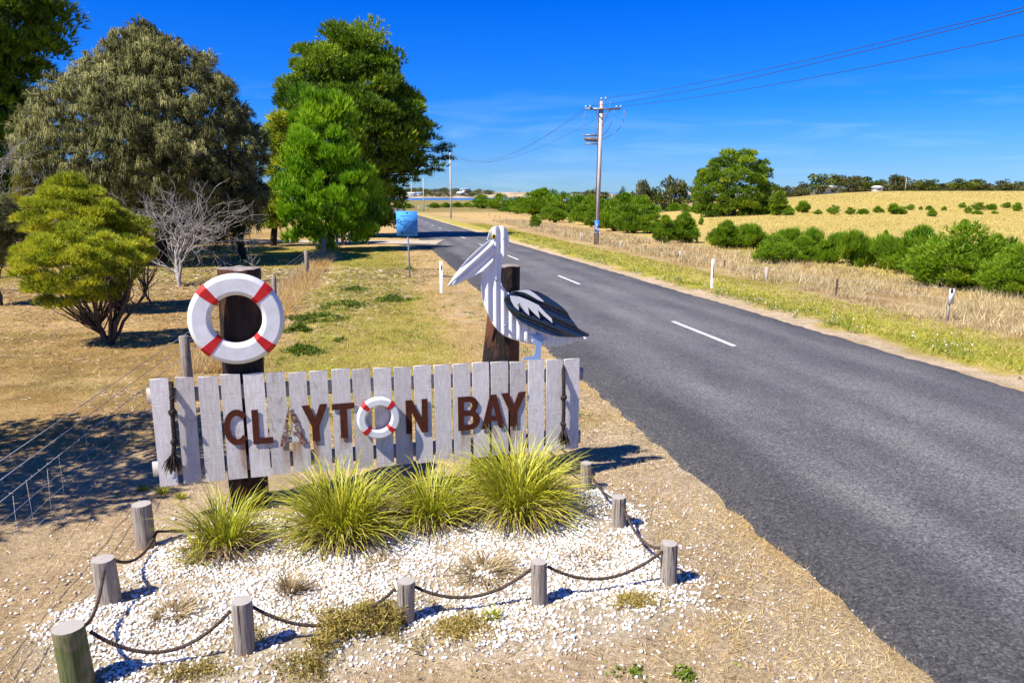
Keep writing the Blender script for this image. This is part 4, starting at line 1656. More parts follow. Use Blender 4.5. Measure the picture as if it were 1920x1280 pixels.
pole = thing("power_pole", 'tall two toned power pole with crossarm, switchgear and a blue band near its foot', 'power pole', tuple(PP))
lean = .12
g = Geo()
for sx, m0 in ((-.075, None),):
    g.box((lean * .5, .0, PH / 2 - .2), (.23, .22, PH + .4), [(1, 0, -.0), (0, 1, 0), (lean / PH, 0, 1)])
g.build("shaft", conc, pole)
for s in (-1, 1):
    g = Geo()
    g.box((lean * .5 + s * .132, .0, PH / 2 - .2), (.034, .24, PH + .41), [(1, 0, 0), (0, 1, 0), (lean / PH, 0, 1)])
    g.build("steel_channel", pole_dark, pole)
zc = zpx(205)
g = Geo(); g.box((xpx(1124) + .02, -.16, zc), ((1158 - 1094) * pm_, .11, .12)); g.build("crossarm", metal_g, pole)
for s in (-1, 1):
    g = Geo()
    g.tube([(xpx(1124) + s * .62, -.16, zc), (xpx(1123), -.15, zc - .62)], .025, 4)
    g.build("brace", metal_g, pole)
INS = []
for x, dz in ((1098, .02), (1154, .02), (1126, PH - zc + .02)):
    for s in (-1, 1):
        g = Geo()
        c0 = np.array([xpx(x) + s * .14, -.16 - .10 * s, zc + dz + .12])
        g.tube([c0 + [0, 0, -.14], c0 + [0, 0, -.06], c0 + [0, 0, -.02], c0 + [0, 0, .02], c0 + [0, 0, .08]], [.03, .04, .095, .06, .085], 8)
        g.build("insulator", porc, pole, smooth=True)
    INS.append(np.array([xpx(x), -.16, zc + dz + .15]))
zs_ = zpx(262)
for c_, d_ in (((xpx(1106), -.05, zs_ + .30), ((1128 - 1094) * pm_, .10, .07)), ((xpx(1108), .35, zs_ + .30), ((1120 - 1096) * pm_, .08, .07)), ((xpx(1106), .15, zs_ - .28), ((1118 - 1094) * pm_, .5, .06))):
    g = Geo(); g.box(c_, d_); g.build("bracket", metal_g, pole)
for k in range(3):
    g = Geo()
    g.tube([(xpx(1093), .0 + k * .2, zs_ + .06), (xpx(1096), k * .2, zs_ + .06), (xpx(1116), k * .2, zs_ - .02), (xpx(1118), k * .2, zs_ - .02)], [.05, .13, .13, .06], 10)
    g.build("switch_tank", kit, pole, smooth=True)
for k, (a_, b_) in enumerate((((1095, 203), (1094, 262)), ((1113, 203), (1105, 263)), ((1122, 196), (1110, 264)), ((1139, 190), (1112, 262)), ((1147, 207), (1117, 263)), ((1166, 206), (1126, 262)))):
    xa, za, xb, zb = xpx(a_[0]), zpx(a_[1]), xpx(b_[0]), zpx(b_[1])
    t = np.linspace(0, 1, 14)
    bulge = (-.28, .10, .12, .15, .30, .55)[k]
    P = np.stack([xa + (xb - xa) * t ** 1.2 + bulge * np.sin(t * math.pi) * .7, np.full(14, -.2 + .12 * k), za + (zb - za) * t - abs(bulge) * .3 * np.sin(t * math.pi)], 1)
    g = Geo(); g.tube(P, .017, 4); g.build("jumper_cable", two_tone("jumper", (.34, .27, .22), (.24, .20, .17), 20) if k == 0 else bpy.data.materials["jumper"], pole)
zb1, zb0 = zpx(413), zpx(438)
g = Geo(); g.box((lean * .12, 0, (zb0 + zb1) / 2), (.30, .26, zb1 - zb0)); band_o = g.build("blue_band", blue_p, pole)
g = Geo()
for r in (.10, .16):
    a = np.linspace(math.radians(60), math.radians(330), 12)
    P = [(lean * .12 + .05 + r * math.cos(t) * .8, -.134, (zb0 + zb1) / 2 - .02 + r * 1.5 * math.sin(t)) for t in a]
    g.tube(P, .014, 4)
for z in (.10, zb1 - zb0 - .34):
    g.box((lean * .12, -.133, zb0 + z * .6 + .02), (.28, .004, .03))
g.build("emblem", white_paint, band_o)

cond = two_tone("line wire", (.05, .07, .11), (.035, .05, .09), 30, None, .5)


def small_pole(p, h, label, steel=True, cross=1.2):
    root = thing("power_pole", label, 'power pole', tuple(p), 0, 'power poles along the road')
    g = Geo(); g.tube([(0, 0, -.4), (0, 0, h * .5), (0, 0, h)], [.17, .15, .12], 8); g.build("shaft", conc, root, smooth=True)
    g = Geo()
    for s in (-1, 1):
        g.tube([(0, 0, h - 1.0), (s * cross * .5, 0, h - .6), (s * cross * .55, 0, h - .05)], .06, 5)
    g.build("crossarm", metal_g, root)
    return root


P2 = azi(845, 150)
h2 = CAM_H + (HORIZON - 288) * 150 / 1427 - P2.z
small_pole(P2, h2, 'tall pale power pole standing clear in the dry grass past the pine')
P3 = azi(794, 262)
h3 = CAM_H + (HORIZON - 335) * 262 / 1427 - P3.z
small_pole(P3, h3, 'power pole further along beside the pine branches', cross=1.5)
P4 = azi(771.5, 330)
h4 = CAM_H + (HORIZON - 344) * 330 / 1427 - P4.z
small_pole(P4, h4, 'furthest roadside power pole with a wide crossarm in front of the lake', cross=3.2)
P5 = azi(1027, 420)
h5 = CAM_H + (HORIZON - 354) * 420 / 1427 - P5.z
small_pole(P5, h5, 'lone power pole rising behind the shrubs near the white roofed house', cross=5.0)


def line(label, a, b, sag, r=.012):
    t = np.linspace(0, 1, 40)
    P = a + (b - a) * t[:, None]
    P[:, 2] -= sag * 4 * t * (1 - t)
    root_at = a.copy()
    g = Geo(); g.tube(P - root_at, r, 4)
    o = g.build("power_line", cond)
    o.location = root_at
    return tag(o, label, 'power line', 'overhead power lines')


PA = np.array(PP)
back = np.array([PP.x + 19.5, PP.y - 100, 0]); back[2] = float(terrain(back[0], back[1]))
for k, lab in ((2, 'upper wire slanting overhead from the near power pole'), (0, 'middle wire slanting overhead from the near power pole'), (1, 'lowest wire slanting overhead from the near power pole')):
    off = INS[k].copy()
    e2 = back + np.array([off[0] * 1.6 + (0, 0, 1.5)[k], 0, off[2] + (0, 0, 0)[k]])
    line(lab, PA + off + np.array([.12, -.1, 0]), e2, 2.35)
    line(lab.replace('slanting overhead from', 'sagging away towards the lake from'), PA + off + np.array([-.1, .1, 0]), np.array(P2) + np.array([(.6, -.6, 0)[k], 0, h2 - (0.05, .05, 0)[k]]), 2.7, .012)
for k, lab in ((0, 'thin wire from the tall pale pole to the next pole, pine side'), (1, 'thin wire from the tall pale pole to the next pole, field side')):
    s = (-.6, .6)[k]
    line(lab, np.array(P2) + np.array([s, 0, h2 - .05]), np.array(P3) + np.array([s, 0, h3]), 1.6, .018)
# ------------------------------------------------------------------ trees
bark = two_tone("grey brown bark", (.135, .10, .075), (.055, .04, .03), 9, (3, 3, .5), .9, .9, .03)
bark_dark = two_tone("dark bark", (.060, .045, .035), (.025, .018, .014), 9, (3, 3, .5), .9, .9, .03)
bark_dead = two_tone("bleached dead wood", (.42, .38, .34), (.17, .15, .145), 12, (3, 3, .4), .85, .8, .01)

PINE = leaf_mat("pine needles", [(0, (.014, .038, .003)), (.42, (.11, .205, .006)), (.8, (.24, .36, .011)), (1, (.40, .48, .018))], .25, .5, .35)
BRIGHT = leaf_mat("bright young foliage", [(0, (.03, .10, .003)), (.42, (.19, .39, .008)), (.8, (.28, .50, .012)), (1, (.42, .62, .02))], .3, .5, .3)
OAK = leaf_mat("sheoak needles", [(0, (.04, .042, .014)), (.4, (.16, .16, .050)), (.75, (.32, .31, .11)), (1, (.50, .46, .20))], .2, .65, .2)
WATTLE = leaf_mat("wattle leaves", [(0, (.05, .07, .006)), (.4, (.27, .33, .016)), (.7, (.50, .53, .024)), (1, (.66, .62, .05))], .3, .55, .25)
GREYW = leaf_mat("grey green leaves", [(0, (.05, .06, .022)), (.5, (.19, .20, .075)), (1, (.34, .33, .12))], .2, .6, .2)
SHRUB = leaf_mat("green shrub leaves", [(0, (.014, .042, .002)), (.4, (.105, .22, .006)), (.75, (.20, .35, .010)), (1, (.30, .36, .016))], .3, .5, .3)
GUM = leaf_mat("gum leaves", [(0, (.022, .026, .010)), (.5, (.085, .095, .030)), (1, (.20, .20, .06))], .15, .6, .2)
GUMG = leaf_mat("green gum leaves", [(0, (.018, .030, .004)), (.5, (.085, .125, .010)), (1, (.22, .24, .02))], .15, .6, .2)


def sph(n_, rng):
    return unit(rng.normal(size=(n_, 3)))


def prof_clumps(prof, n_, size, rng, sx=1.0, sy=1.0, fill=.0):
    """Centres of foliage masses on a turned outline: prof is a list of (height, radius)."""
    prof = np.array(prof, float)
    zz = np.linspace(prof[0, 0], prof[-1, 0], 200)
    rr = np.interp(zz, prof[:, 0], prof[:, 1])
    w = np.sqrt(rr + .12 * rr.max())
    z = rng.choice(zz, n_, p=w / w.sum()) + rng.normal(0, .1 * size, n_)
    r = np.interp(z, prof[:, 0], prof[:, 1])
    a = rng.permutation(n_) * 2.39996 + rng.normal(0, .25, n_)
    k = np.where(rng.uniform(size=n_) < fill, rng.uniform(.1, .7, n_), rng.uniform(.78, 1.02, n_))
    rad = np.clip(r - size * .55, 0, None) * k
    return np.stack([rad * np.cos(a) * sx, rad * np.sin(a) * sy, z], 1), size * rng.uniform(.7, 1.3, n_)


def leafy(g, C, S, per, k, L, W, rng, up=.4, spread=.6, squash=.8, vmean=.5, vclump=.14, vleaf=.14, shell=.45, under=-.15):
    """Tufts of k leaves on clumps C of size S."""
    n_ = len(C)
    ci = np.repeat(np.arange(n_), per)
    d = sph(len(ci), rng)
    d[:, 2] = np.where(d[:, 2] < under, -d[:, 2], d[:, 2])
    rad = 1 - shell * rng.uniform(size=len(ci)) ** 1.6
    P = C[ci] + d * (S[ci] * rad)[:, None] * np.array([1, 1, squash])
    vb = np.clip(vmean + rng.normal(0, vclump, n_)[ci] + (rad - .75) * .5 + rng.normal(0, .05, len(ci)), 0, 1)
    ti = np.repeat(np.arange(len(P)), k)
    D = d[ti] + np.array([0, 0, up]) + rng.normal(0, spread, (len(ti), 3))
    Lr = L * rng.uniform(.6, 1.25, len(ti))
    v = np.clip(vb[ti] + rng.normal(0, vleaf, len(ti)), 0, 1)
    g.add(*blades(P[ti] + rng.normal(0, .04 * L, (len(ti), 3)), D, Lr, W * rng.uniform(.7, 1.2, len(ti)), v, rng=rng, face=d[ti] + np.array([0, 0, .35])))


def limbs(g, base, fork, C, rng, r0, r1, n_, wob=.15, sides=6):
    """Trunk from base to fork, and limbs out to some of the foliage masses."""
    base, fork = np.array(base, float), np.array(fork, float)
    t = np.linspace(0, 1, 7)[:, None]
    P = base + (fork - base) * t + rng.normal(0, wob * .15, (7, 3)) * np.sin(t * math.pi)
    P[0, 2] -= .3
    g.tube(P, np.linspace(r0 * 1.25, r1, 7), 10)
    for c in C[rng.permutation(len(C))[:n_]]:
        s = fork if rng.uniform() < .6 else base + (fork - base) * rng.uniform(.5, 1)
        mid = (s + c) / 2 + np.array([0, 0, -.10 * np.linalg.norm(c - s)]) + rng.normal(0, wob, 3) * .5
        t = np.linspace(0, 1, 8)[:, None]
        Q = (1 - t) ** 2 * s + 2 * t * (1 - t) * mid + t ** 2 * c + rng.normal(0, wob * .1, (8, 3)) * np.sin(t * math.pi)
        g.tube(Q, np.linspace(r1 * .55, r1 * .12, 8), sides)


# --- the big dark pine behind the award sign
rng = np.random.default_rng(101)
PB = at(690, 444)
s_ = mpp(PB)                                                # metres per photo pixel there
pine = thing("pine_tree", 'huge rounded dark green pine overhanging the road behind the award board', 'tree', tuple(PB))


def shape(px, y, depth=0.0):
    """Offset from the pine's foot of a spot of its outline in the photograph."""
    d = ray(px, y)
    t = (PB.y + depth) / d[1]
    return np.array([d[0] * t - PB.x, depth, CAM_H + d[2] * t - PB.z])


rows = [(92, 622, 712), (114, 590, 738), (138, 558, 750), (162, 536, 762), (188, 524, 790), (214, 520, 808), (240, 520, 808), (270, 520, 806), (300, 540, 806), (340, 560, 770), (380, 590, 750), (415, 640, 735)]
C, S = [], []
for y, xl, xr in rows:
    w = (xr - xl) * s_ / 2
    for a in np.arange(0, 2 * math.pi, 1.55 / max(w, 1.2)) + rng.uniform(0, 1):
        k = rng.uniform(.86, 1.0)
        cx_ = (xl + xr) / 2 + math.cos(a) * (xr - xl) / 2 * k * .86
        C.append(shape(cx_ + rng.normal(0, 6), y + rng.normal(0, 17), 0) + np.array([0, math.sin(a) * w * .80 * k, 0])); S.append(rng.uniform(.85, 1.55))
    for _ in range(5):
        C.append(shape(rng.uniform(.7 * xl + .3 * xr, .3 * xl + .7 * xr), y, 0) + np.array([0, rng.uniform(-.4, .4) * w, 0])); S.append(1.7)
for x_, y_ in ((640, 80), (672, 74), (702, 84), (604, 106), (736, 116)):
    C.append(shape(x_, y_, rng.normal(0, 1))); S.append(1.2)
C, S = np.array(C), np.array(S)
g = Geo()
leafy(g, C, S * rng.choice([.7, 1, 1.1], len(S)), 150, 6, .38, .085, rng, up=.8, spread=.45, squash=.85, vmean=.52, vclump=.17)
# the sparse flat branches low on the road side
B = [shape(x_, y_, dd) for x_, y_, dd in ((810, 262, -1), (826, 285, .5), (838, 300, 0), (820, 312, -1.5), (800, 300, 1), (790, 328, -.5), (835, 278, 1.5), (805, 240, 1), (770, 340, -1), (815, 322, .8), (780, 310, 2), (795, 275, -2))]
B = np.array(B)
leafy(g, B, rng.uniform(.7, 1.15, len(B)), 55, 6, .42, .06, rng, up=.2, spread=.6, squash=.32, vmean=.30)
g.build("crown", PINE, pine)
g = Geo()
limbs(g, (0, 0, 0), (0, 0, 9), C, rng, .55, .38, 26, .6)
for b in B:
    s0_ = np.array([0, 0, max(b[2] - .6, 2)])
    g.tube([s0_, (s0_ + b) / 2 + [0, 0, .3], b + (b - s0_) * .08], [.12, .07, .02], 5)
g.build("trunk", bark_dark, pine, smooth=True)

# --- the bright young pine in front of it
rng = np.random.default_rng(102)
YB = at(622, 470)
ys = mpp(YB)
young = thing("young_pine", 'bright fresh green young conifer in front of the huge dark pine', 'tree', tuple(YB))
C, S = [], []
for y, xl, xr in ((205, 580, 628), (228, 562, 646), (255, 553, 655), (280, 550, 660), (302, 548, 666), (325, 546, 675), (350, 540, 695), (378, 532, 712), (402, 528, 722), (425, 532, 712), (445, 545, 690)):
    w = (xr - xl) * ys / 2
    for a in np.arange(0, 2 * math.pi, .95 / max(w, .6)) + rng.uniform(0, 1):
        k = rng.choice([.55, .8, .95, 1.08])
        d = ray((xl + xr) / 2 + math.cos(a) * (xr - xl) / 2 * k * .9 + rng.normal(0, 4), y + rng.normal(0, 13))
        t = YB.y / d[1]
        C.append([d[0] * t - YB.x, math.sin(a) * w * .9 * k, CAM_H + d[2] * t - YB.z]); S.append(rng.uniform(.45, .85))
C, S = np.array(C), np.array(S)
g = Geo()
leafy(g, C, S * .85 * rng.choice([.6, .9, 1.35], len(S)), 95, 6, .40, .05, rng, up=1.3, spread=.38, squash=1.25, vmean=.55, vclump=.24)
g.build("crown", BRIGHT, young)
g = Geo()
limbs(g, (0, 0, 0), (-.3, 0, 5.5), C, rng, .22, .12, 20, .3)
g.build("trunk", bark_dark, young, smooth=True)

# --- the olive tree wedged between the sheoak and the young conifer
def outline_tree(name, label, cat, base_px, rows, size, step, per, k, L, W, mat, barkm, seed, up=.4, spread=.6, squash=.8, vmean=.5, vclump=.13, depthk=.85, r0=.25, nl=16, fork=.45, droop=None, dist=None, shell=.45, inner=2, vleaf=.14, group=None):
    """A tree whose masses follow the outline it has in the photograph, turned into a full crown."""
    rng = np.random.default_rng(seed)
    b = at(*base_px) if dist is None else azi(base_px[0], dist)
    m_ = mpp(b)
    root = thing(name, label, cat, tuple(b), 0, group)
    C, S = [], []
    gap = (rows[-1][0] - rows[0][0]) / (len(rows) - 1)

    def off(px, y):
        d = ray(px, y)
        t = b.y / d[1]
        return np.array([d[0] * t - b.x, 0, CAM_H + d[2] * t - b.z])
    for y, xl, xr in rows:
        w = (xr - xl) * m_ / 2
        ins = min(size * .6 / m_, (xr - xl) * .35)
        for a in np.arange(0, 2 * math.pi, step / max(w, step * .5)) + rng.uniform(0, 1):
            q_ = rng.uniform(.82, 1.02)
            C.append(off((xl + xr) / 2 + math.cos(a) * ((xr - xl) / 2 - ins) * q_, y + rng.uniform(-.62, .62) * gap) + [0, math.sin(a) * w * depthk * q_, 0])
            S.append(size * rng.uniform(.7, 1.25))
        for _ in range(inner):
            C.append(off(rng.uniform(xl + (xr - xl) * .3, xr - (xr - xl) * .3), y + rng.normal(0, .5 * size / m_)) + [0, rng.uniform(-.5, .5) * w * depthk, 0]); S.append(size * 1.2)
    C, S = np.array(C), np.array(S)
    g = Geo()
    if droop is None:
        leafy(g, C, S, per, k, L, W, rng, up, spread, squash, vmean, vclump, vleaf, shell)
    else:
        n_ = len(C)
        ci = np.repeat(np.arange(n_), per)
        d = sph(len(ci), rng)
        d[:, 2] = np.where(rng.uniform(size=len(ci)) < .55, np.abs(d[:, 2]), d[:, 2])
        rad = 1 - .8 * rng.uniform(size=len(ci))
        P = C[ci] + d * (S[ci] * rad * .62)[:, None] * np.array([1, 1, squash])
        vb = np.clip(vmean + rng.normal(0, vclump, n_)[ci] + rng.normal(0, .07, len(ci)), 0, 1)
        ti = np.repeat(np.arange(len(P)), k)
        D = unit(d[ti] * np.array([1, 1, .5]) + np.array([0, 0, up]) + rng.normal(0, spread, (len(ti), 3)))
        g.add(*blades(P[ti], D, L * rng.uniform(.6, 1.3, len(ti)), W, np.clip(vb[ti] + rng.normal(0, vleaf, len(ti)), 0, 1), bend=np.clip(droop + rng.normal(0, .15, len(ti)), 0, .95), rng=rng, face=d[ti] + unit(P[ti] - np.array([C[:, 0].mean(), C[:, 1].mean(), C[:, 2].mean()]))))
    g.build("crown", mat, root)
    g = Geo()
    H = C[:, 2].max()
    limbs(g, (0, 0, 0), (C[:, 0].mean() * .6, 0, H * fork), C, rng, r0, r0 * .6, nl, .05 * H)
    g.build("trunk", barkm, root, smooth=True)
    return root


outline_tree("sheoak_tree", 'big drooping grey olive sheoak with a broad dome crown', 'tree', (300, 492),
             [(78, 238, 300), (97, 200, 342), (120, 172, 398), (146, 145, 422), (172, 105, 446), (200, 78, 466), (228, 62, 480), (255, 52, 492), (282, 50, 498), (310, 56, 500), (335, 70, 502), (360, 150, 505), (385, 215, 500), (408, 250, 490), (428, 300, 470)],
             .66, .82, 24, 12, .52, .028, OAK, bark_dark, 201, up=.30, spread=.30, squash=.95, vmean=.44, vclump=.17, r0=.34, nl=34, fork=.28, droop=.74, inner=17, vleaf=.15)
outline_tree("left_pine".replace("left_", "tall_"), 'tall dark pine at the edge of the view behind the sheoak', 'tree', (-30, 482),
             [(-60, -120, 60), (-20, -150, 90), (10, -160, 108), (45, -160, 112), (85, -150, 100), (120, -140, 75), (160, -130, 55), (205, -120, 50), (250, -110, 50), (300, -100, 55), (345, -100, 60), (390, -100, 50), (425, -100, 30)],
             1.15, 1.7, 120, 6, .42, .065, PINE, bark_dark, 202, up=.5, spread=.5, squash=.7, vmean=.48, r0=.4, nl=26, fork=.7, inner=2)
outline_tree("olive_tree", 'olive toned tree squeezed between the sheoak and the bright conifer', 'tree', (512, 461),
             [(238, 505, 540), (262, 495, 560), (290, 495, 560), (318, 500, 565), (345, 505, 560), (370, 500, 560), (395, 490, 555), (415, 480, 540)],
             .62, .9, 80, 6, .36, .05, WATTLE, bark_dark, 203, up=.1, spread=.6, vmean=.38, r0=.2, nl=16, fork=.4)
outline_tree("small_tree", 'small leaning dark tree in the shade below the sheoak crown', 'tree', (455, 486),
             [(330, 400, 470), (355, 390, 490), (380, 395, 500), (400, 410, 480)],
             .5, .8, 45, 9, .55, .024, OAK, bark_dark, 204, up=.1, spread=.3, vmean=.30, r0=.17, nl=12, fork=.62, droop=.6)
outline_tree("conical_shrub", 'bright yellow columnar shrub behind the wattle bushes', 'shrub', (43, 500),
             [(348, 37, 45), (365, 32, 50), (385, 30, 50), (405, 28, 50), (430, 28, 52)],
             .28, .4, 90, 5, .25, .03, leaf_mat("yellow foliage", [(0, (.12, .14, .008)), (.5, (.34, .33, .015)), (1, (.55, .48, .03))], .25), bark, 205, up=1.4, spread=.3, r0=.08, nl=8, fork=.3)

outline_tree("dark_tree", 'dark bushy tree filling the gap below the sheoak dome far across the paddock', 'tree', (370, 458),
             [(335, 130, 330), (355, 100, 420), (378, 90, 470), (400, 100, 480), (420, 120, 450)],
             .9, 1.3, 70, 6, .40, .07, GUM, bark_dark, 206, up=.2, spread=.6, vmean=.45, r0=.2, nl=14, fork=.3, inner=2)
# --- wattle bushes in the paddock
wat = outline_tree("wattle_bush", 'yellow green wattle bush with several slanting stems nearest the wire fence', 'bush', (207, 645),
                   [(440, 115, 165), (455, 72, 212), (473, 46, 244), (494, 34, 260), (516, 36, 258), (538, 52, 245), (560, 78, 222)],
                   .19, .35, 105, 5, .105, .017, WATTLE, bark, 211, up=.85, spread=.5, squash=.65, vmean=.56, vclump=.18, r0=.055, nl=46, fork=.16, inner=1)
# extra slanting stems from one root
g = Geo()
rng = np.random.default_rng(5)
for k in range(9):
    a = rng.uniform(-1.1, .75); dy = rng.uniform(-.35, .35)
    P = [np.array([0, 0, -.1]), np.array([a * .35, dy * .3, .45]), np.array([a * .9, dy * .8, 1.0]), np.array([a * 1.3, dy * 1.3, 1.65])]
    t = np.linspace(0, 1, 4); tt = np.linspace(0, 1, 10)
    Q = np.stack([np.interp(tt, t, [p[i] for p in P]) for i in range(3)], 1) + rng.normal(0, .015, (10, 3))
    g.tube(Q, np.linspace(.042, .014, 10), 6)
    for j in range(4):
        i = rng.integers(3, 8)
        g.tube([Q[i], Q[i] + rng.normal(0, .14, 3) + [0, 0, .2], Q[i] + rng.normal(0, .25, 3) + [0, 0, .5]], [.016, .012, .005], 4)
g.build("stem", bark, wat, smooth=True)
outline_tree("wattle_bush", 'taller mustard green wattle bush rising just behind the nearest wattle', 'bush', (240, 585),
             [(354, 98, 150), (372, 76, 188), (392, 56, 215), (414, 44, 238), (438, 60, 246), (462, 120, 272), (486, 160, 288)],
                   .28, .46, 150, 5, .13, .020, WATTLE, bark, 212, up=.85, spread=.5, squash=.65, vmean=.52, vclump=.18, r0=.07, nl=36, fork=.2, inner=1)
outline_tree("wattle_bush", 'small sparse wattle bush by the dead branches with thin fanned stems', 'bush', (285, 572),
             [(425, 238, 278), (445, 232, 288), (465, 225, 285), (485, 230, 280)],
             .24, .4, 80, 4, .10, .018, WATTLE, bark, 213, up=.7, spread=.6, vmean=.42, r0=.04, nl=18, fork=.12, inner=1)
outline_tree("grey_bush", 'rounded grey green bush cut by the edge of the view beside the wattles', 'bush', (2, 572),
             [(392, -60, 12), (408, -75, 28), (428, -80, 36), (450, -80, 38), (472, -75, 30), (490, -60, 20)],
             .30, .4, 140, 4, .14, .018, GREYW, bark, 214, up=.1, spread=.6, vmean=.50, r0=.06, nl=14, fork=.3)
# a bush standing beside the camera's view whose shadow lies across the paddock by the wire fence
shade = outline_tree("wattle_bush", 'large wattle bush whose shade lies across the bare ground by the wire fence', 'bush', (-760, 840),
                     [(60, -1240, -420), (180, -1300, -380), (300, -1280, -400), (420, -1200, -480)],
                     .55, 1.15, 75, 4, .22, .05, WATTLE, bark, 215, up=.5, spread=.6, vmean=.5, r0=.12, nl=20, fork=.3, dist=6.4)


# --- dead branches
def dead_shrub(name, label, base, H, seed, spread, levels=5, r0=.10, tilt=(0, 0)):
    rng = np.random.default_rng(seed)
    root = thing(name, label, 'dead tree', tuple(base))
    g = Geo()

    def grow(p, d, r, L, lev):
        n_ = 5
        P = [p]
        for k in range(n_):
            d = unit(d + rng.normal(0, .23, 3) + np.array([0, 0, .02]))
            p = p + d * L / n_
            P.append(p)
        g.tube(P, np.linspace(r, r * .68, n_ + 1), 6 if lev < 2 else 4, cap=False)
        if lev >= levels:
            return
        for c in range(rng.integers(2, 4) if lev else 6):
            dd = unit(d + rng.normal(0, spread * (1 if lev else .75), 3) + np.array([0, 0, .30 if lev < 2 else .05]))
            grow(np.array(p if c < 2 else P[rng.integers(2, n_)]), dd, r * rng.uniform(.55, .72), L * rng.uniform(.68, .98) * (1.9 if lev == 0 else 1), lev + 1)
    grow(np.array([0, 0, -.15]), np.array([tilt[0], tilt[1], 1.0]), r0, H * .17, 0)
    g.build("branches", bark_dead, root, smooth=True)
    return root


DB = at(338, 537)
dead_shrub("dead_tree", 'bleached leafless dead tree with tangled branches below the sheoak', DB, 3.5, 31, .48, 6, .085, (-.03, 0))
DB2 = at(-30, 520)
dead_shrub("dead_tree", 'pale leafless branches of a dead tree at the edge behind the grey bush', DB2, 5.4, 33, .52, 6, .10, (.05, 0))
for px, py, lab, sd in ((425, 497, 'tiny leafless twiggy shrub just past the top of the post with the lifebuoy', 41), (475, 500, 'tiny dark twiggy shrub at the foot of the small leaning tree', 42)):
    o = dead_shrub("twiggy_shrub", lab, at(px, py), 1.1, sd, .5, 3, .03)
    o['category'] = 'shrub'

# ------------------------------------------------------------------ green shrubs beyond the far fence
def shrub_mesh(seed, R, H, nC, size, per, L, W, up, vmean, mat=SHRUB):
    rng = np.random.default_rng(seed)
    C, S = prof_clumps([(.06 * H, .75 * R), (.3 * H, R), (.6 * H, .85 * R), (.85 * H, .45 * R), (.95 * H, .15 * R)], nC, size, rng, fill=.15)
    C[:, 0] += .22 * R * np.sin(C[:, 2] * 3 + seed); C[:, 2] *= 1 + .16 * np.sin(np.arctan2(C[:, 1], C[:, 0]) * 2 + seed)
    S = S * rng.choice([.7, 1, 1.15], len(S))
    g = Geo()
    leafy(g, C, S, per, 4, L, W, rng, up=up, spread=.42, squash=.9, vmean=vmean, vclump=.13)
    b = Geo()
    for c in C[:12]:
        b.tube([(0, 0, -.1), (c[0] * .4, c[1] * .4, c[2] * .4), c], [.04, .03, .01], 4)
    return g, b


KINDS = []
for seed, per, up, vm, L, W, sz, nC in ((301, 62, 1.3, .54, .22, .036, .30, 60), (302, 62, .9, .60, .16, .030, .32, 62), (303, 52, 1.9, .52, .30, .038, .27, 52), (304, 90, .55, .68, .12, .026, .34, 66), (305, 58, 1.6, .62, .20, .034, .26, 34), (306, 64, 1.1, .46, .18, .030, .30, 44)):
    g, b = shrub_mesh(seed, 1.0, 1.5, nC, sz, per, L, W, up, vm)
    cm = g.build("tmp", SHRUB); bmh = b.build("tmp", bark_dark)
    g2, _ = shrub_mesh(seed, 1.0, 1.5, nC, sz, per // 3, L * 1.5, W * 1.9, up, vm)
    cl = g2.build("tmp", SHRUB)
    KINDS.append((cm.data, bmh.data, cl.data))
    for q_ in (cm, bmh, cl):
        bpy.data.objects.remove(q_)


BIG = 'green shrubs between the far fence and the golden field'
ROW = 'dense row of green shrubs along the far side of the road'


def shrub(px, yb, wpx, hpx, kind, label, group=None, seed=0, dist=None):
    p = at(px, yb) if dist is None else azi(px, dist)
    m_ = mpp(p)
    rng = np.random.default_rng(int(abs(px) * 7 + yb))
    sx, sz = wpx * m_ / 2.05, hpx * m_ / 1.74
    root = thing("green_shrub", label, 'shrub', (p.x, p.y, p.z - .02), rng.uniform(0, 6.28), group, (sx, sx * rng.uniform(.85, 1.1), sz))
    if group in (BIG, ROW):
        root.scale[0] *= 1.13; root.scale[1] *= 1.13
    for nme, me in (("foliage", KINDS[kind][0 if wpx > 40 else 2]), ("stem", KINDS[kind][1])):
        new_obj(nme, me, root)
    return root


BIG = 'green shrubs between the far fence and the golden field'
for a in (
    (1800, 540, 165, 118, 3, 'biggest soft bright green shrub mound of the clump nearest the road sign stake'),
    (1722, 515, 105, 88, 0, 'upright shrub leaning against the sunny flank of the biggest mound'),
    (1668, 505, 66, 66, 2, 'thin loose shrub with bare lower stems at the near end of the biggest mound'),
    (1905, 556, 110, 96, 3, 'soft green shrub cut by the edge of the view next to the biggest mound'),
    (1862, 522, 90, 80, 0, 'taller shrub tucked behind the biggest mound'),
    (1606, 500, 62, 70, 2, 'pointed dark shrub standing alone past the low soft mound'),
    (1560, 494, 55, 60, 2, 'ragged shrub between the pointed dark shrub and the low soft mound'),
    (1515, 488, 60, 62, 2, 'upright feathery shrub behind the low soft mound'),
    (1450, 493, 85, 52, 3, 'low soft bright green mound in front of the feathery shrubs'),
    (1510, 492, 60, 46, 1, 'darker low half of the soft mound beside the ragged shrub'),
    (1470, 476, 55, 50, 2, 'spiky shrub behind the low soft mound'),
    (1415, 468, 48, 48, 2, 'yellowish spiky shrub beside the pair of dark shrubs'),
    (1362, 466, 60, 50, 0, 'darker shrub of the pair in front of the golden field'),
    (1395, 464, 50, 46, 2, 'feathery half of the dark pair of shrubs'),
    (1246, 456, 48, 50, 1, 'round green shrub under the tapering one by the power pole'),
    (1283, 455, 56, 54, 0, 'tapering green shrub leaning away from the round one'),
    (1003, 427, 19, 22, 0, 'lone little green shrub right at the wire fence'),
):
    shrub(*a, group=BIG)
ROW = 'dense row of green shrubs along the far side of the road'
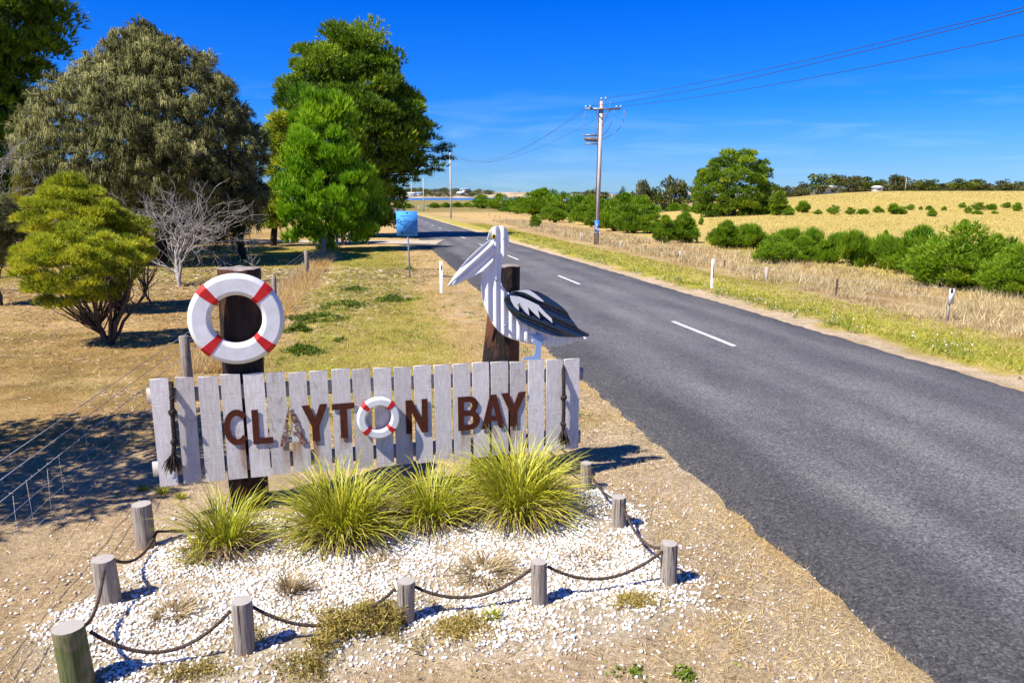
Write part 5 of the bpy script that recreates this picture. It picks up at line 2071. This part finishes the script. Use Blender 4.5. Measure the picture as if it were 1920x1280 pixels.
rowlab = ['green shrub at the lake end of the long row', 'second shrub from the lake end of the long row', 'low shrub in the long row just past the two at its lake end', 'broad shrub in the long row above the pelican head',
          'tall shrub of the long row with a paler top', 'wide shrub in the middle of the long row', 'shrub in front of the white roofed house', 'rounded shrub just before the power pole in the long row',
          'shrub of the long row directly behind the power pole', 'tall shrub just past the power pole', 'broad front shrub just past the power pole', 'last big shrub of the long row before the gap',
          'small back shrub above the last big one of the row', 'shrub tucked low between the pole and the last big shrub', 'back shrub of the long row with the caravan behind it', 'front shrub of the long row beside the little lone one']
for k, a in enumerate(((905, 391, 52, 24, 1), (938, 395, 54, 32, 0), (968, 401, 54, 32, 1), (1000, 404, 66, 44, 0), (1022, 404, 60, 48, 0), (1052, 411, 74, 50, 1), (1080, 414, 60, 48, 0), (1102, 422, 62, 52, 1),
                       (1130, 427, 62, 50, 0), (1152, 433, 68, 58, 1), (1184, 437, 74, 54, 0), (1204, 418, 70, 48, 1), (1170, 404, 62, 40, 0), (1217, 438, 46, 36, 2), (1108, 400, 66, 34, 1), (1040, 417, 50, 36, 1))):
    shrub(*a[:4], (a[4], 4, 5, 1)[k % 4], rowlab[k], ROW)
FLD = 'dark shrubs dotted across the golden field'
FLDLAB = ['small shrub of the field line touching the low young pine',
          'rounded shrub next along the field line from the low young pine',
          'tallest rounded shrub of the field line',
          'tiny low tuft in the field line just past its tallest shrub',
          'upright twin topped shrub in the field line',
          'broad low dark shrub in the field line',
          'flat low end of the broad dark shrub in the field line',
          'small dark shrub in the field line before its big pair',
          'bigger bright shrub of the pair in the field line',
          'darker smaller shrub of the pair in the field line',
          'round shrub just behind the big pair in the field line',
          'tiny round shrub alone between two small ones far in the field',
          'small shrub behind the lone round one in the field line',
          'round dark shrub standing nearer than its neighbours in the field line',
          'little round shrub past the round dark one in the field line',
          'first shrub of the far group in the field line, small and low',
          'dark shrub dipping nearer in the far group of the field line',
          'bushiest shrub of the far group in the field line',
          'wide low shrub behind the bushiest one in the far group',
          'small shrub standing apart between far group and last one',
          'last upright shrub of the field line by the edge of the view',
          'flat little shrub in front of the bushiest one in the far group',
          'tiny flat shrub in front of the wide low one in the far group']
for k, (px, yb, w, h) in enumerate(((1455, 404, 22, 20), (1478, 404, 26, 18), (1504, 399, 26, 22), (1534, 402, 17, 9), (1563, 402, 24, 17), (1594, 402, 24, 13), (1617, 402, 22, 10), (1646, 399, 22, 12), (1676, 402, 28, 20), (1692, 402, 20, 14), (1707, 394, 16, 11),
                                    (1726, 394, 9, 7), (1741, 394, 14, 8), (1747, 406, 22, 14), (1770, 395, 11, 8), (1805, 390, 14, 10), (1815, 400, 14, 14), (1834, 394, 24, 14), (1858, 394, 22, 11), (1887, 390, 18, 10), (1907, 396, 18, 16), (1832, 402, 20, 8), (1864, 401, 14, 6))):
    shrub(px, yb, w, h, (k * 7) % 6, FLDLAB[k], FLD)
shrub(1809, 427, 22, 15, 0, 'lone dark shrub nearer than the scattered line, out in the golden field', FLD)
shrub(1661, 446, 10, 15, 2, 'tiny upright seedling shrub alone in the golden grass', FLD)
shrub(1314, 422, 10, 14, 2, 'tiny lone shrub in the grass in front of the round pine', FLD)
FOOT = ['low wide shrub by the grey farm track before the round pine', 'low shrub next towards the round pine from the farm track', 'taller low shrub just short of the round pine', 'flat shrub under the near flank of the round pine',
        'tiny shrub in the grass below the trunk of the round pine', 'small shrub under the middle of the round pine', 'widest low shrub under the round pine', 'low shrub at the end of the round pine next to its young neighbour', 'low shrub furthest from the round pine, behind the long row']
for k, (px, yb, w, h) in enumerate(((1262, 396, 30, 14), (1285, 399, 24, 16), (1306, 400, 26, 18), (1335, 400, 24, 12), (1356, 404, 14, 9), (1372, 403, 20, 12), (1398, 402, 34, 14), (1424, 402, 24, 12), (1225, 396, 30, 12))):
    shrub(px, yb, w, h, k % 2, FOOT[k], 'low shrubs round the foot of the far pine')

# --- the round pine out in the field, and its low neighbour
outline_tree("round_pine", 'broad round green pine standing alone at the edge of the golden field', 'tree', (1374, 404),
             [(300, 1350, 1418), (315, 1322, 1436), (332, 1306, 1444), (350, 1300, 1446), (368, 1300, 1446), (384, 1304, 1448), (396, 1310, 1448)],
             .95, 1.25, 95, 5, .42, .10, PINE, bark_dark, 401, up=.8, spread=.5, squash=.9, vmean=.46, vclump=.17, r0=.3, nl=16, fork=.4)
outline_tree("round_pine", 'low young pine touching the flank of the broad round pine', 'tree', (1459, 404),
             [(372, 1450, 1468), (382, 1446, 1474), (393, 1448, 1474)], .6, .8, 70, 5, .35, .09, PINE, bark_dark, 402, up=.6, spread=.5, vmean=.5, r0=.12, nl=6)

# ------------------------------------------------------------------ trees on the skyline
def sky_tree(seed, mat, flat):
    rng = np.random.default_rng(seed)
    n_ = rng.integers(13, 19)
    z_ = rng.uniform(.16, .86, n_)
    C = np.stack([rng.normal(0, .30, n_) * (1.15 - z_ * .6), rng.normal(0, .30, n_) * (1.15 - z_ * .6), z_], 1)
    S = rng.uniform(.17, .30, n_) * (1.05 - .35 * z_)
    g = Geo()
    leafy(g, C, S, 46, 3, .10, .050, rng, up=.3, spread=.7, squash=.85 if not flat else .7, vmean=.5, vclump=.2, under=-2)
    b = Geo()
    limbs(b, (0, 0, 0), (rng.normal(0, .05), 0, .35), C, rng, .035, .022, 7, .05, 4)
    a, c = g.build("tmp", mat), b.build("tmp", bark)
    r = (a.data, c.data)
    bpy.data.objects.remove(a); bpy.data.objects.remove(c)
    return r


SKY = [sky_tree(500 + k, GUM if k % 3 else GUMG, k % 2) for k in range(7)]


def skyline_tree(px, ytop, w, dist, k, label, group, name="gum_tree", sink=0.0):
    p = azi(px, dist) if not isinstance(px, tuple) else Vector(px)
    bx = p
    ztop = CAM_H + (HORIZON - ytop) * p.y / 1427
    h = max(ztop - p.z, 1.5) * 1.06
    wm = w * p.y / 1427 / 1.1
    rng = np.random.default_rng(int(abs(p.x) * 13 + 999))
    root = thing(name, label, 'tree', tuple(p), rng.uniform(0, 6.28), group, (wm, wm, h))
    new_obj("crown", SKY[k][0], root)
    new_obj("trunk", SKY[k][1], root)
    return root


SG = 'gum trees along the skyline beyond the golden field'
lab = ['feathery small gum just past the round pine on the skyline', 'low bushy gum next to the feathery one on the skyline', 'yellow green spreading gum in the skyline clump', 'tallest rounded gum of the clump next to the round pine',
       'grey gum beside the tallest rounded one on the skyline', 'wide greyish gum above the white shed', 'flat topped green gum right of the white shed'.replace('right of', 'past'), 'dark narrow gum in the gap before the field pole', 'spreading gum with the pale pole in front of it',
       'low gum just past the pale field pole', 'gappy gum midway along the far skyline', 'small gum in the low middle of the skyline', 'low dark gum before the last pair of round gums', 'round gum of the last pair on the skyline',
       'broad green gum of the last pair on the skyline', 'narrow gum at the end of the last pair', 'lone dark gum in the gap near the end of the skyline', 'last gum of the skyline at the edge of the field']
for k, (px, yt, w) in enumerate(((1452, 346, 24), (1470, 350, 30), (1502, 343, 44), (1533, 329, 46), (1568, 330, 40), (1598, 332, 50), (1622, 334, 54), (1648, 340, 30), (1688, 330, 52), (1722, 342, 44), (1738, 338, 40), (1760, 345, 40), (1784, 346, 40), (1800, 337, 42), (1832, 337, 52), (1850, 345, 24), (1884, 338, 40), (1912, 341, 30))):
    skyline_tree(px, yt, w, 222 + (k * 37 % 5) * 7, k % 7, lab[k], SG)
MG = 'gum trees between the long shrub row and the round pine'
for k, (px, yt, w, lb) in enumerate(((1255, 334, 42, 'tall grey gum with a pale trunk near the round pine'), (1280, 347, 44, 'broad grey green gum hard against the round pine'), (1206, 341, 34, 'dark narrow green gum standing apart above the long row'), (1232, 352, 30, 'small bushy gum between the dark narrow gum and the grey gum'),
                                     (1168, 353, 26, 'spindly gum just past the power pole'), (1105, 358, 36, 'olive bush tree above the caravan beside the power pole'), (1138, 363, 40, 'low olive tree right behind the power pole'), (1190, 362, 40, 'low spreading gum above the last big shrub'), (1085, 364, 30, 'low olive tree just behind the caravan'))):
    skyline_tree(px, yt, w, 185, (2 * k + 1) % 7, lb, MG)
skyline_tree(1308, 346, 30, 215, 3, 'gum peeping out behind the round pine', MG)

# far shore trees
rs = np.random.default_rng(77)


def mesh_arrays(me):
    V = np.empty(len(me.vertices) * 3, np.float32); me.vertices.foreach_get("co", V)
    T = np.empty(len(me.polygons) * 3, np.int32); me.loops.foreach_get("vertex_index", T)
    a = np.empty(len(me.vertices), np.float32); me.attributes["v"].data.foreach_get("value", a)
    return V.reshape(-1, 3), T.reshape(-1, 3), a


SKYA = [mesh_arrays(c) for c, _ in SKY]


def far_wood(name, label, spots):
    """A far-off wood that reads as one mass."""
    g = Geo()
    for x, y, z, w, h, k in spots:
        V, T, a = SKYA[k % 7]
        V = V.reshape(-1, 3, 3)[::3].reshape(-1, 3); a = a[:len(V)]; T = np.arange(len(V)).reshape(-1, 3)
        r = rs.uniform(0, 6.28)
        R = np.array([[math.cos(r), -math.sin(r), 0], [math.sin(r), math.cos(r), 0], [0, 0, 1]])
        g.add((V @ R.T) * np.array([w, w, h]) + np.array([x, y, z]), T, a)
    return tag(g.build(name, GUM), label, 'trees', kind='stuff')


spots = []
for k in range(64):
    px, d = 738 + k * 2.9 + rs.normal(0, 3), rs.uniform(1060, 1170)
    x, y = (px - 960) / 1427 * d, d
    spots.append((x, y, float(hill_z(x, y)) - .6, rs.uniform(9, 17), rs.uniform(5, 9.5) * (1.15 - .5 * k / 64), k))
far_wood("far_shore_wood", 'dark trees covering the low hill on the far lake shore', spots)
spots = []
for px, x0, x1, y0, h in [(940 + 4 * i, 40, 330, 1700, 5) for i in range(22)] + [(1075 + 4 * i, 250, 700, 2100, 7) for i in range(16)]:
    x, y = (px - 960) / 1427 * y0, y0
    spots.append((x, y, max(float(islet_z(np.array(x), np.array(y), x0, x1, y0, h)), LAKE_Z) - .5, rs.uniform(14, 26), rs.uniform(5, 10), int(px)))
far_wood("distant_spit_wood", 'low dark trees on the distant spit across the lake', spots)
spots = []
for px in np.arange(1462, 1925, 6):
    p = azi(px, rs.uniform(236, 275))
    spots.append((p.x, p.y, p.z - .2, rs.uniform(5, 9), rs.uniform(1.6, 3.4), int(px)))
far_wood("skyline_scrub", 'low scrub filling in beneath the gums along the skyline', spots)

# ------------------------------------------------------------------ houses
wallw = two_tone("house white", (.74, .73, .71), (.64, .63, .61), 2, None, .7)
roofw = two_tone("pale iron roof", (.76, .76, .77), (.62, .62, .64), 2, None, .5)
roofb = two_tone("blue grey roof", (.20, .30, .44), (.26, .35, .48), 2, None, .5)
glass = two_tone("dark window", (.03, .04, .05), (.05, .06, .08), 2, None, .15, spec=.7)


def house(label, p, w, d, h, rh, roofm, rot=0.0, name="house", wins=3, group=None, hip=.25):
    root = thing(name, label, 'house', tuple(p), rot, group)
    g = Geo(); g.box((0, 0, h / 2 - .3), (w, d, h + .6)); g.build("wall", wallw, root)
    g = Geo()
    e = .45
    a, b = w / 2 + e, d / 2 + e
    r = w / 2 * (1 - hip)
    V = [(-a, -b, h - .05), (a, -b, h - .05), (a, b, h - .05), (-a, b, h - .05), (-r, 0, h + rh), (r, 0, h + rh)]
    g.add(V, [(0, 1, 5), (0, 5, 4), (1, 2, 5), (2, 3, 4), (2, 4, 5), (3, 0, 4), (0, 2, 1), (0, 3, 2)])
    g.build("roof", roofm, root)
    for k in range(wins):
        g = Geo(); g.box((-w / 2 + w * (k + .5) / wins, -d / 2 - .02, h * .55), (w / wins * .45, .06, h * .36)); g.build("window", glass, root)
    return root


HG = 'houses on the far lake shore'
p = azi(1048, 330); house('white house with a low pitched white roof behind the long shrub row', (p.x, p.y, p.z - .6), 8.2, 9, 2.9, 1.9, roofw, .15)
p = azi(1080, 300)
cv = thing("caravan", 'small white caravan parked beside the white roofed house', 'caravan', tuple(p), .1)
g = Geo(); g.tube([(-1.9, 0, 1.6), (-1.85, 0, 1.6), (1.85, 0, 1.6), (1.9, 0, 1.6)], [.9, 1.35, 1.35, .9], 8); g.build("body", wallw, cv, smooth=False)
for x_ in (-.9, .6):
    g = Geo(); g.box((x_, -1.26, 1.9), (.8, .12, .5)); g.build("window", glass, cv)
for s in (-.5, .5):
    g = Geo(); g.tube([(s, -1.2, .35), (s, -1.0, .35)], .34, 10); g.build("wheel", rusty_post, cv)
p = azi(1546, 232); house('pale farm house half hidden behind the tallest skyline gum', (p.x, p.y, p.z), 6.5, 5, 2.0, .9, roofw, 0, wins=2)
p = azi(1644, 226); house('little white shed under the skyline gums', (p.x, p.y, p.z), 2.0, 3, 1.2, .5, roofw, 0, name="shed", wins=1)
p = azi(1448, 232); house('white gable peeping out between the round pine and the skyline trees', (p.x, p.y, p.z), 4.5, 4, 1.8, .8, roofw, 0, wins=1)
p = azi(1243, 190); house('grey roofed cottage under the tall grey gum near the round pine', (p.x, p.y, p.z), 3.4, 3.0, 1.3, .7, roofb, 0, wins=1)
for k, (px, d, w, h, rm_, lb) in enumerate(((771, 1075, 13, 3.6, roofw, 'long white house nearest the water on the far shore'), (751, 1100, 9, 3.4, roofw, 'white house at the pine end of the far shore'), (864, 1090, 12, 3.4, roofw, 'low white house on the sandy end of the far shore'),
                                            (872, 1130, 16, 5.5, roofb, 'two storey house highest on the far shore'), (850, 1120, 11, 3.6, roofb, 'blue roofed house midway up the far shore'), (787, 1085, 12, 3.4, roofb, 'blue roofed house beside the long white one'))):
    x, y = (px - 960) / 1427 * d, d
    house(lb, (x, y, float(hill_z(x, y))), w, 8, h, 2.0, rm_, 0, group=HG)
# shelter beside the far end of the road
p = azi(792, 300)
sh = thing("picnic_shelter", 'low blue roofed shelter beside the far end of the road', 'shelter', tuple(p))
g = Geo(); g.box((0, 0, 1.75), (3.6, 3, .14)); g.build("roof", roofb, sh)
for a_ in (-1, 1):
    for b_ in (-1, 1):
        g = Geo(); g.box((a_ * 1.6, b_ * 1.3, .8), (.12, .12, 1.8)); g.build("post", wallw, sh)
# pale pole in the field
p = azi(1697, 214)
fp = thing("power_pole", 'short pale pole at the far edge of the golden field', 'power pole', tuple(p), 0, 'power poles along the road')
g = Geo(); g.tube([(0, 0, -.3), (0, 0, 3.6)], .09, 6); g.build("shaft", pale_post, fp)
g = Geo(); g.box((0, 0, 3.4), (.9, .08, .08)); g.build("crossarm", metal_g, fp)

# lakeside scrub at the far end of the road
SCRUB = ['low scrub bush left of the furthest power pole'.replace('left of', 'on the pine side of'), 'low scrub bush at the foot of the furthest power pole', 'low scrub bush between the shelter and the tall pale pole', 'low scrub bush just before the tall pale pole by the lake', 'low scrub bush just past the tall pale pole by the lake', 'low scrub bush touching the lake end of the long shrub row']
for k, (px, yb, w, h) in enumerate(((748, 385, 26, 10), (765, 384, 24, 9), (815, 385, 26, 9), (836, 387, 26, 9), (858, 386, 24, 9), (875, 385, 22, 8))):
    shrub(px, yb, w, h, k % 2, SCRUB[k], 'scrub bushes before the lake', dist=340 + 8 * k)

# gate and corner posts of the driveway, and a stump post
cp = at(612, 462)
gt = thing("farm_gate", 'blue panelled farm gate at the corner of the driveway', 'gate', tuple(cp), 1.2)
gate_b = two_tone("gate blue", (.16, .34, .60), (.12, .26, .48), 6, None, .6)
for k in range(3):
    g = Geo(); g.box((k * .75 - .2, 0, .68), (.30, .05, 1.15)); g.build("panel", gate_b, gt)
for k in range(4):
    g = Geo(); g.tube([(-.6, .03, .25 + k * .3), (1.9, .03, .25 + k * .3)], .022, 5); g.build("rail", galv, gt)
for k, x_ in enumerate((-.7, 2.0)):
    g = Geo(); g.tube([(x_, 0, -.2), (x_, 0, 1.45)], [.13, .11], 9); g.build("post", grey_post, gt)
for px, yt, yb, lb in ((437, 441, 471, 'lone weathered post standing in the sun under the sheoak'), (690, 436, 460, 'thin dark post at the edge of the driveway')):
    p = at(px, yb)
    t_ = thing("timber_post", lb, 'post', tuple(p))
    g = Geo(); h = (yb - yt) * mpp(p); g.tube([(0, 0, -.2), (0, 0, h * .6), (.02, 0, h)], [.09 if px < 500 else .035, .085 if px < 500 else .033, .07 if px < 500 else .03], 8); g.build("shaft", grey_post, t_)
    if px > 500:
        g = Geo(); g.box((0.1, 0, h - .06), (.36, .05, .12)); g.build("plate", grey_post, t_)

# ------------------------------------------------------------------ grass tussocks and weeds of the bed
TUS = leaf_mat("tussock leaves", [(0, (.08, .11, .006)), (.3, (.27, .30, .014)), (.7, (.47, .45, .026)), (1, (.64, .57, .10))], .25, .45, .4)
DRYT = leaf_mat("dead tussock leaves", [(0, (.11, .07, .03)), (.5, (.40, .29, .14)), (1, (.66, .54, .32))], .2, .7, .15)


def arch_blades(n_, rng, R0, L0, L1, w, th0, th1, droop, vm, vs, seg=6):
    """Arching strap leaves from one crown."""
    a = rng.uniform(0, 2 * math.pi, n_)
    r = R0 * np.sqrt(rng.uniform(size=n_))
    el = np.radians(rng.uniform(th0, th1, n_))
    L = rng.uniform(L0, L1, n_)
    ab = a + rng.normal(0, .5, n_)
    base = np.stack([r * np.cos(ab), r * np.sin(ab), np.zeros(n_)], 1)
    pts = [base]
    p, e = base, el.copy()
    for k in range(seg):
        d = np.stack([np.cos(e) * np.cos(a), np.cos(e) * np.sin(a), np.sin(e)], 1)
        p = p + d * (L / seg)[:, None]
        p[:, 2] = np.maximum(p[:, 2], .01)
        e = e - np.radians(droop) * rng.uniform(.5, 1.5, n_) * (.35 + k / seg * 1.2) / seg
        a = a + rng.normal(0, .06, n_)
        pts.append(p)
    pts = np.stack(pts, 1)
    side = np.stack([-np.sin(ab), np.cos(ab), rng.normal(0, .4, n_)], 1)
    side = unit(side)[:, None, :] * (w / 2 * rng.uniform(.6, 1.25, n_))[:, None, None]
    wid = np.array([.8, 1, 1, .95, .8, .5, .06])[:seg + 1][None, :, None]
    V = np.stack([pts - side * wid, pts + side * wid], 2).reshape(-1, 3)
    i = (np.arange(n_) * (seg + 1) * 2)[:, None]
    T = np.concatenate([np.concatenate([i + [2 * k, 2 * k + 1, 2 * k + 3], i + [2 * k, 2 * k + 3, 2 * k + 2]], 1) for k in range(seg)], 1).reshape(-1, 3)
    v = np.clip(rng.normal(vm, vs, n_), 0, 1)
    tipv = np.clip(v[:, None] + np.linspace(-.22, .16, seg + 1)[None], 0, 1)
    return V, T, np.repeat(tipv.reshape(-1), 2)


def tussock(label, px, py, R, L, n_g, n_d, seed, green=True, th=(28, 88), w=.011, droop=85, vm=.55, group='green tussocks in front of the sign'):
    rng = np.random.default_rng(seed)
    p = at(px, py)
    root = thing("grass_tussock", label, 'grass tussock', (p.x, p.y, float(gz(p.x, p.y)[0])), 0, group)
    if green:
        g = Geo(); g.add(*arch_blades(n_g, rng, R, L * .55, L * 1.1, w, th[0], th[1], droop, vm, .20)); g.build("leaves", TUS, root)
    g = Geo()
    g.add(*arch_blades(n_d, rng, R * 1.1, L * .3, L * .8, w * .75, 5, 60 if green else th[1], droop * 1.3, .5, .22)); g.build("dead_leaves", DRYT, root)
    return root


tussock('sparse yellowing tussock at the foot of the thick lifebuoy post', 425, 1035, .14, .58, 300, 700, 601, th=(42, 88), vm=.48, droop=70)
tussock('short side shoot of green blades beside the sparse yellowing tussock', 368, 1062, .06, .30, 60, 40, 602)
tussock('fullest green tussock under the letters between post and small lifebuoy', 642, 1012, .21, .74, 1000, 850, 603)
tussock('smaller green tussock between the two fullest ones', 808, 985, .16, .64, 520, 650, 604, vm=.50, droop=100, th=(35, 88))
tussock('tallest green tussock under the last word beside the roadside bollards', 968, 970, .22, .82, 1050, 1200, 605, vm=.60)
tussock('straw coloured dead tussock standing upright in the pebbles', 545, 1120, .05, .30, 0, 220, 606, False, (45, 88), .008, 30, group='dead tussocks in the pebbles')
tussock('flattened dead tussock in the pebbles behind the split grey bollard', 325, 1165, .08, .26, 0, 240, 607, False, (5, 50), .008, 60, group='dead tussocks in the pebbles')
tussock('broad flattened dead tussock in the pebbles below the tallest green one', 905, 1085, .12, .42, 0, 330, 608, False, (5, 45), .008, 60, group='dead tussocks in the pebbles')
tussock('thin wisps of dead grass in the pebbles near the corner bollard', 1092, 1060, .10, .34, 0, 90, 609, False, (10, 60), .007, 40, group='dead tussocks in the pebbles')
tussock('flat dead wisp by the rope dip in the middle of the pebbles', 715, 1075, .08, .34, 0, 110, 610, False, (4, 30), .007, 40, group='dead tussocks in the pebbles')
for px, py, lab, L_ in ((923, 1172, 'tiny bright green grass sprout in the pebbles', .10), (305, 925, 'small green weed rosette under the wide end of the sign', .13), (268, 915, 'smallest green weed beside the wire fence', .09), (340, 935, 'green weed just past the rosette under the sign', .09)):
    tussock(lab, px, py, .03, L_, 70, 10, int(px), True, (25, 80), .008, 60, group='small green weeds')


def mat_weed(name, label, px, py, rx, ry, h, n_, mat, seed, L=.03, W=.012, vm=.5):
    rng = np.random.default_rng(seed)
    p = at(px, py)
    x = p.x + rng.normal(0, rx * .5, n_); y = p.y + rng.normal(0, ry * .5, n_)
    keep = fbm(x * 3.2, y * 3.2, seed) > .40 + .16 * rng.uniform(size=n_)
    x, y = x[keep], y[keep]
    hh = h * fbm(x * 4, y * 4, seed + 1) * np.exp(-((x - p.x) / rx) ** 2 - ((y - p.y) / ry) ** 2) * 1.6
    z = gz(x, y) + hh * rng.uniform(.1, 1, len(x))
    P = np.stack([x, y, z], 1)
    k = 3
    ti = np.repeat(np.arange(len(P)), k)
    D = rng.normal(0, 1, (len(ti), 3)) + [0, 0, .8]
    V, T, v = blades(P[ti] + rng.normal(0, .01, (len(ti), 3)), D, L * rng.uniform(.5, 1.3, len(ti)), W, np.clip(rng.normal(vm, .22, len(ti)), 0, 1), rng=rng)
    o = Geo(); o.add(V, T, v)
    r = o.build(name, mat, origin=(p.x, p.y, p.z))
    r.location = p
    return tag(r, label, 'weed')


CREEP = leaf_mat("creeping weed", [(0, (.09, .075, .012)), (.4, (.32, .25, .055)), (.8, (.52, .39, .12)), (1, (.64, .50, .20))], .2, .7, .15)
mat_weed("creeping_weed", 'wide mat of brown creeping weed round the foot of a bollard', 690, 1205, .75, .34, .16, 6500, CREEP, 71, .038, .009)
mat_weed("creeping_weed", 'pale brown weed patch just past the brown mat', 862, 1190, .18, .12, .07, 1000, CREEP, 72, .03, .008, .7)
mat_weed("creeping_weed", 'brown weed tuft cut by the bottom edge of the view under the rope', 330, 1272, .28, .10, .08, 900, CREEP, 73, .03, .008)
mat_weed("creeping_weed", 'low brown weed between the last pebbles and the corner bollard', 1190, 1140, .22, .10, .05, 700, CREEP, 74, .03, .008, .6)
mat_weed("green_weed", 'leafy dark green weed growing in the dry soil by the road', 1255, 1250, .27, .14, .10, 1100, weed, 75, .035, .022, .6)
mat_weed("green_weed", 'thin brown green weed below the creeping mat', 600, 1262, .3, .12, .06, 800, CREEP, 76, .03, .008, .4)

# dark flat clover patches in the mown strip and flowering weeds on the verges
rng = np.random.default_rng(88)
for k, (px, py, w, h, lb) in enumerate(((590, 600, .9, .8, 'largest dark green weed patch in the grass strip by the fence'), (565, 662, .5, .25, 'dark weed patch in the grass close behind the sign'), (645, 575, .8, .6, 'dark weed patch in the middle of the grass strip'), (735, 563, .7, .3, 'dark weed patch towards the award board'),
                                        (668, 545, .5, .4, 'small dark weed patch furthest up the strip'), (560, 622, .35, .2, 'flat dark weed patch below the largest one'), (640, 640, .2, .12, 'lone dark weed tuft in the lime grass'), (770, 505, .45, .2, 'dark tuft beside the foot of the award board'))):
    p = at(px, py)
    mat_weed("green_weed", lb, px, py, w * .75, h * 1.2, .14, int(1500 * w), weed, 700 + k, .09, .03, .45)
g = Geo()
N = 560
u = rng.uniform(-2.1, 3.0, N); v = 9.2 + 36 * rng.uniform(size=N) ** 1.4
kx = fbm(u * .9, v * .5, 23) > .46
u, v = u[kx], v[kx]
x, y = uv2xy(u, v)
P = np.stack([x, y, gz(x, y)], 1)
ti = np.repeat(np.arange(len(P)), 26)
sz = rng.uniform(.04, .16, len(P))[ti]
g.add(*blades(P[ti] + rng.normal(0, 1, (len(ti), 3)) * sz[:, None] * [1, 1, .15], rng.normal(0, .8, (len(ti), 3)) + [0, 0, 1.0], .09 * rng.uniform(.4, 1.4, len(ti)), .012, np.clip(rng.normal(.55, .25, len(ti)), 0, 1), rng=rng))
tag(g.build("lawn_weeds", weed), 'small weed tufts sprinkled through the mown grass strip', 'weeds', kind='stuff')
g = Geo()
N = 1500
u = 10.75 + np.abs(rng.normal(0, .45, N)); v = 9 + 50 * rng.uniform(size=N) ** 1.5
kx = fbm(u * 2, v * .7, 19) > .5
u, v = u[kx], v[kx]
x, y = uv2xy(u, v)
P = np.stack([x, y, gz(x, y)], 1)
ti = np.repeat(np.arange(len(P)), 7)
g.add(*blades(P[ti] + rng.normal(0, .05, (len(ti), 3)), rng.normal(0, 1, (len(ti), 3)) + [0, 0, .9], .12 * rng.uniform(.4, 1.3, len(ti)), .018, np.clip(rng.normal(.5, .2, len(ti)), 0, 1), rng=rng))
tag(g.build("verge_weeds", weed), 'straggling green weeds along the far road shoulder', 'weeds', kind='stuff')
g = Geo()
pi = rng.integers(0, len(P), 420)
g.add(*blades(P[pi] + rng.normal(0, .08, (420, 3)) + [0, 0, .14], rng.normal(0, 1, (420, 3)), .035, .035, np.full(420, .9), rng=rng))
tag(g.build("white_flowers", leaf_mat("white petals", [(0, (.7, .68, .66)), (1, (.8, .78, .8))], .2)), 'tiny white flowers on the far road shoulder weeds', 'flowers', kind='stuff')
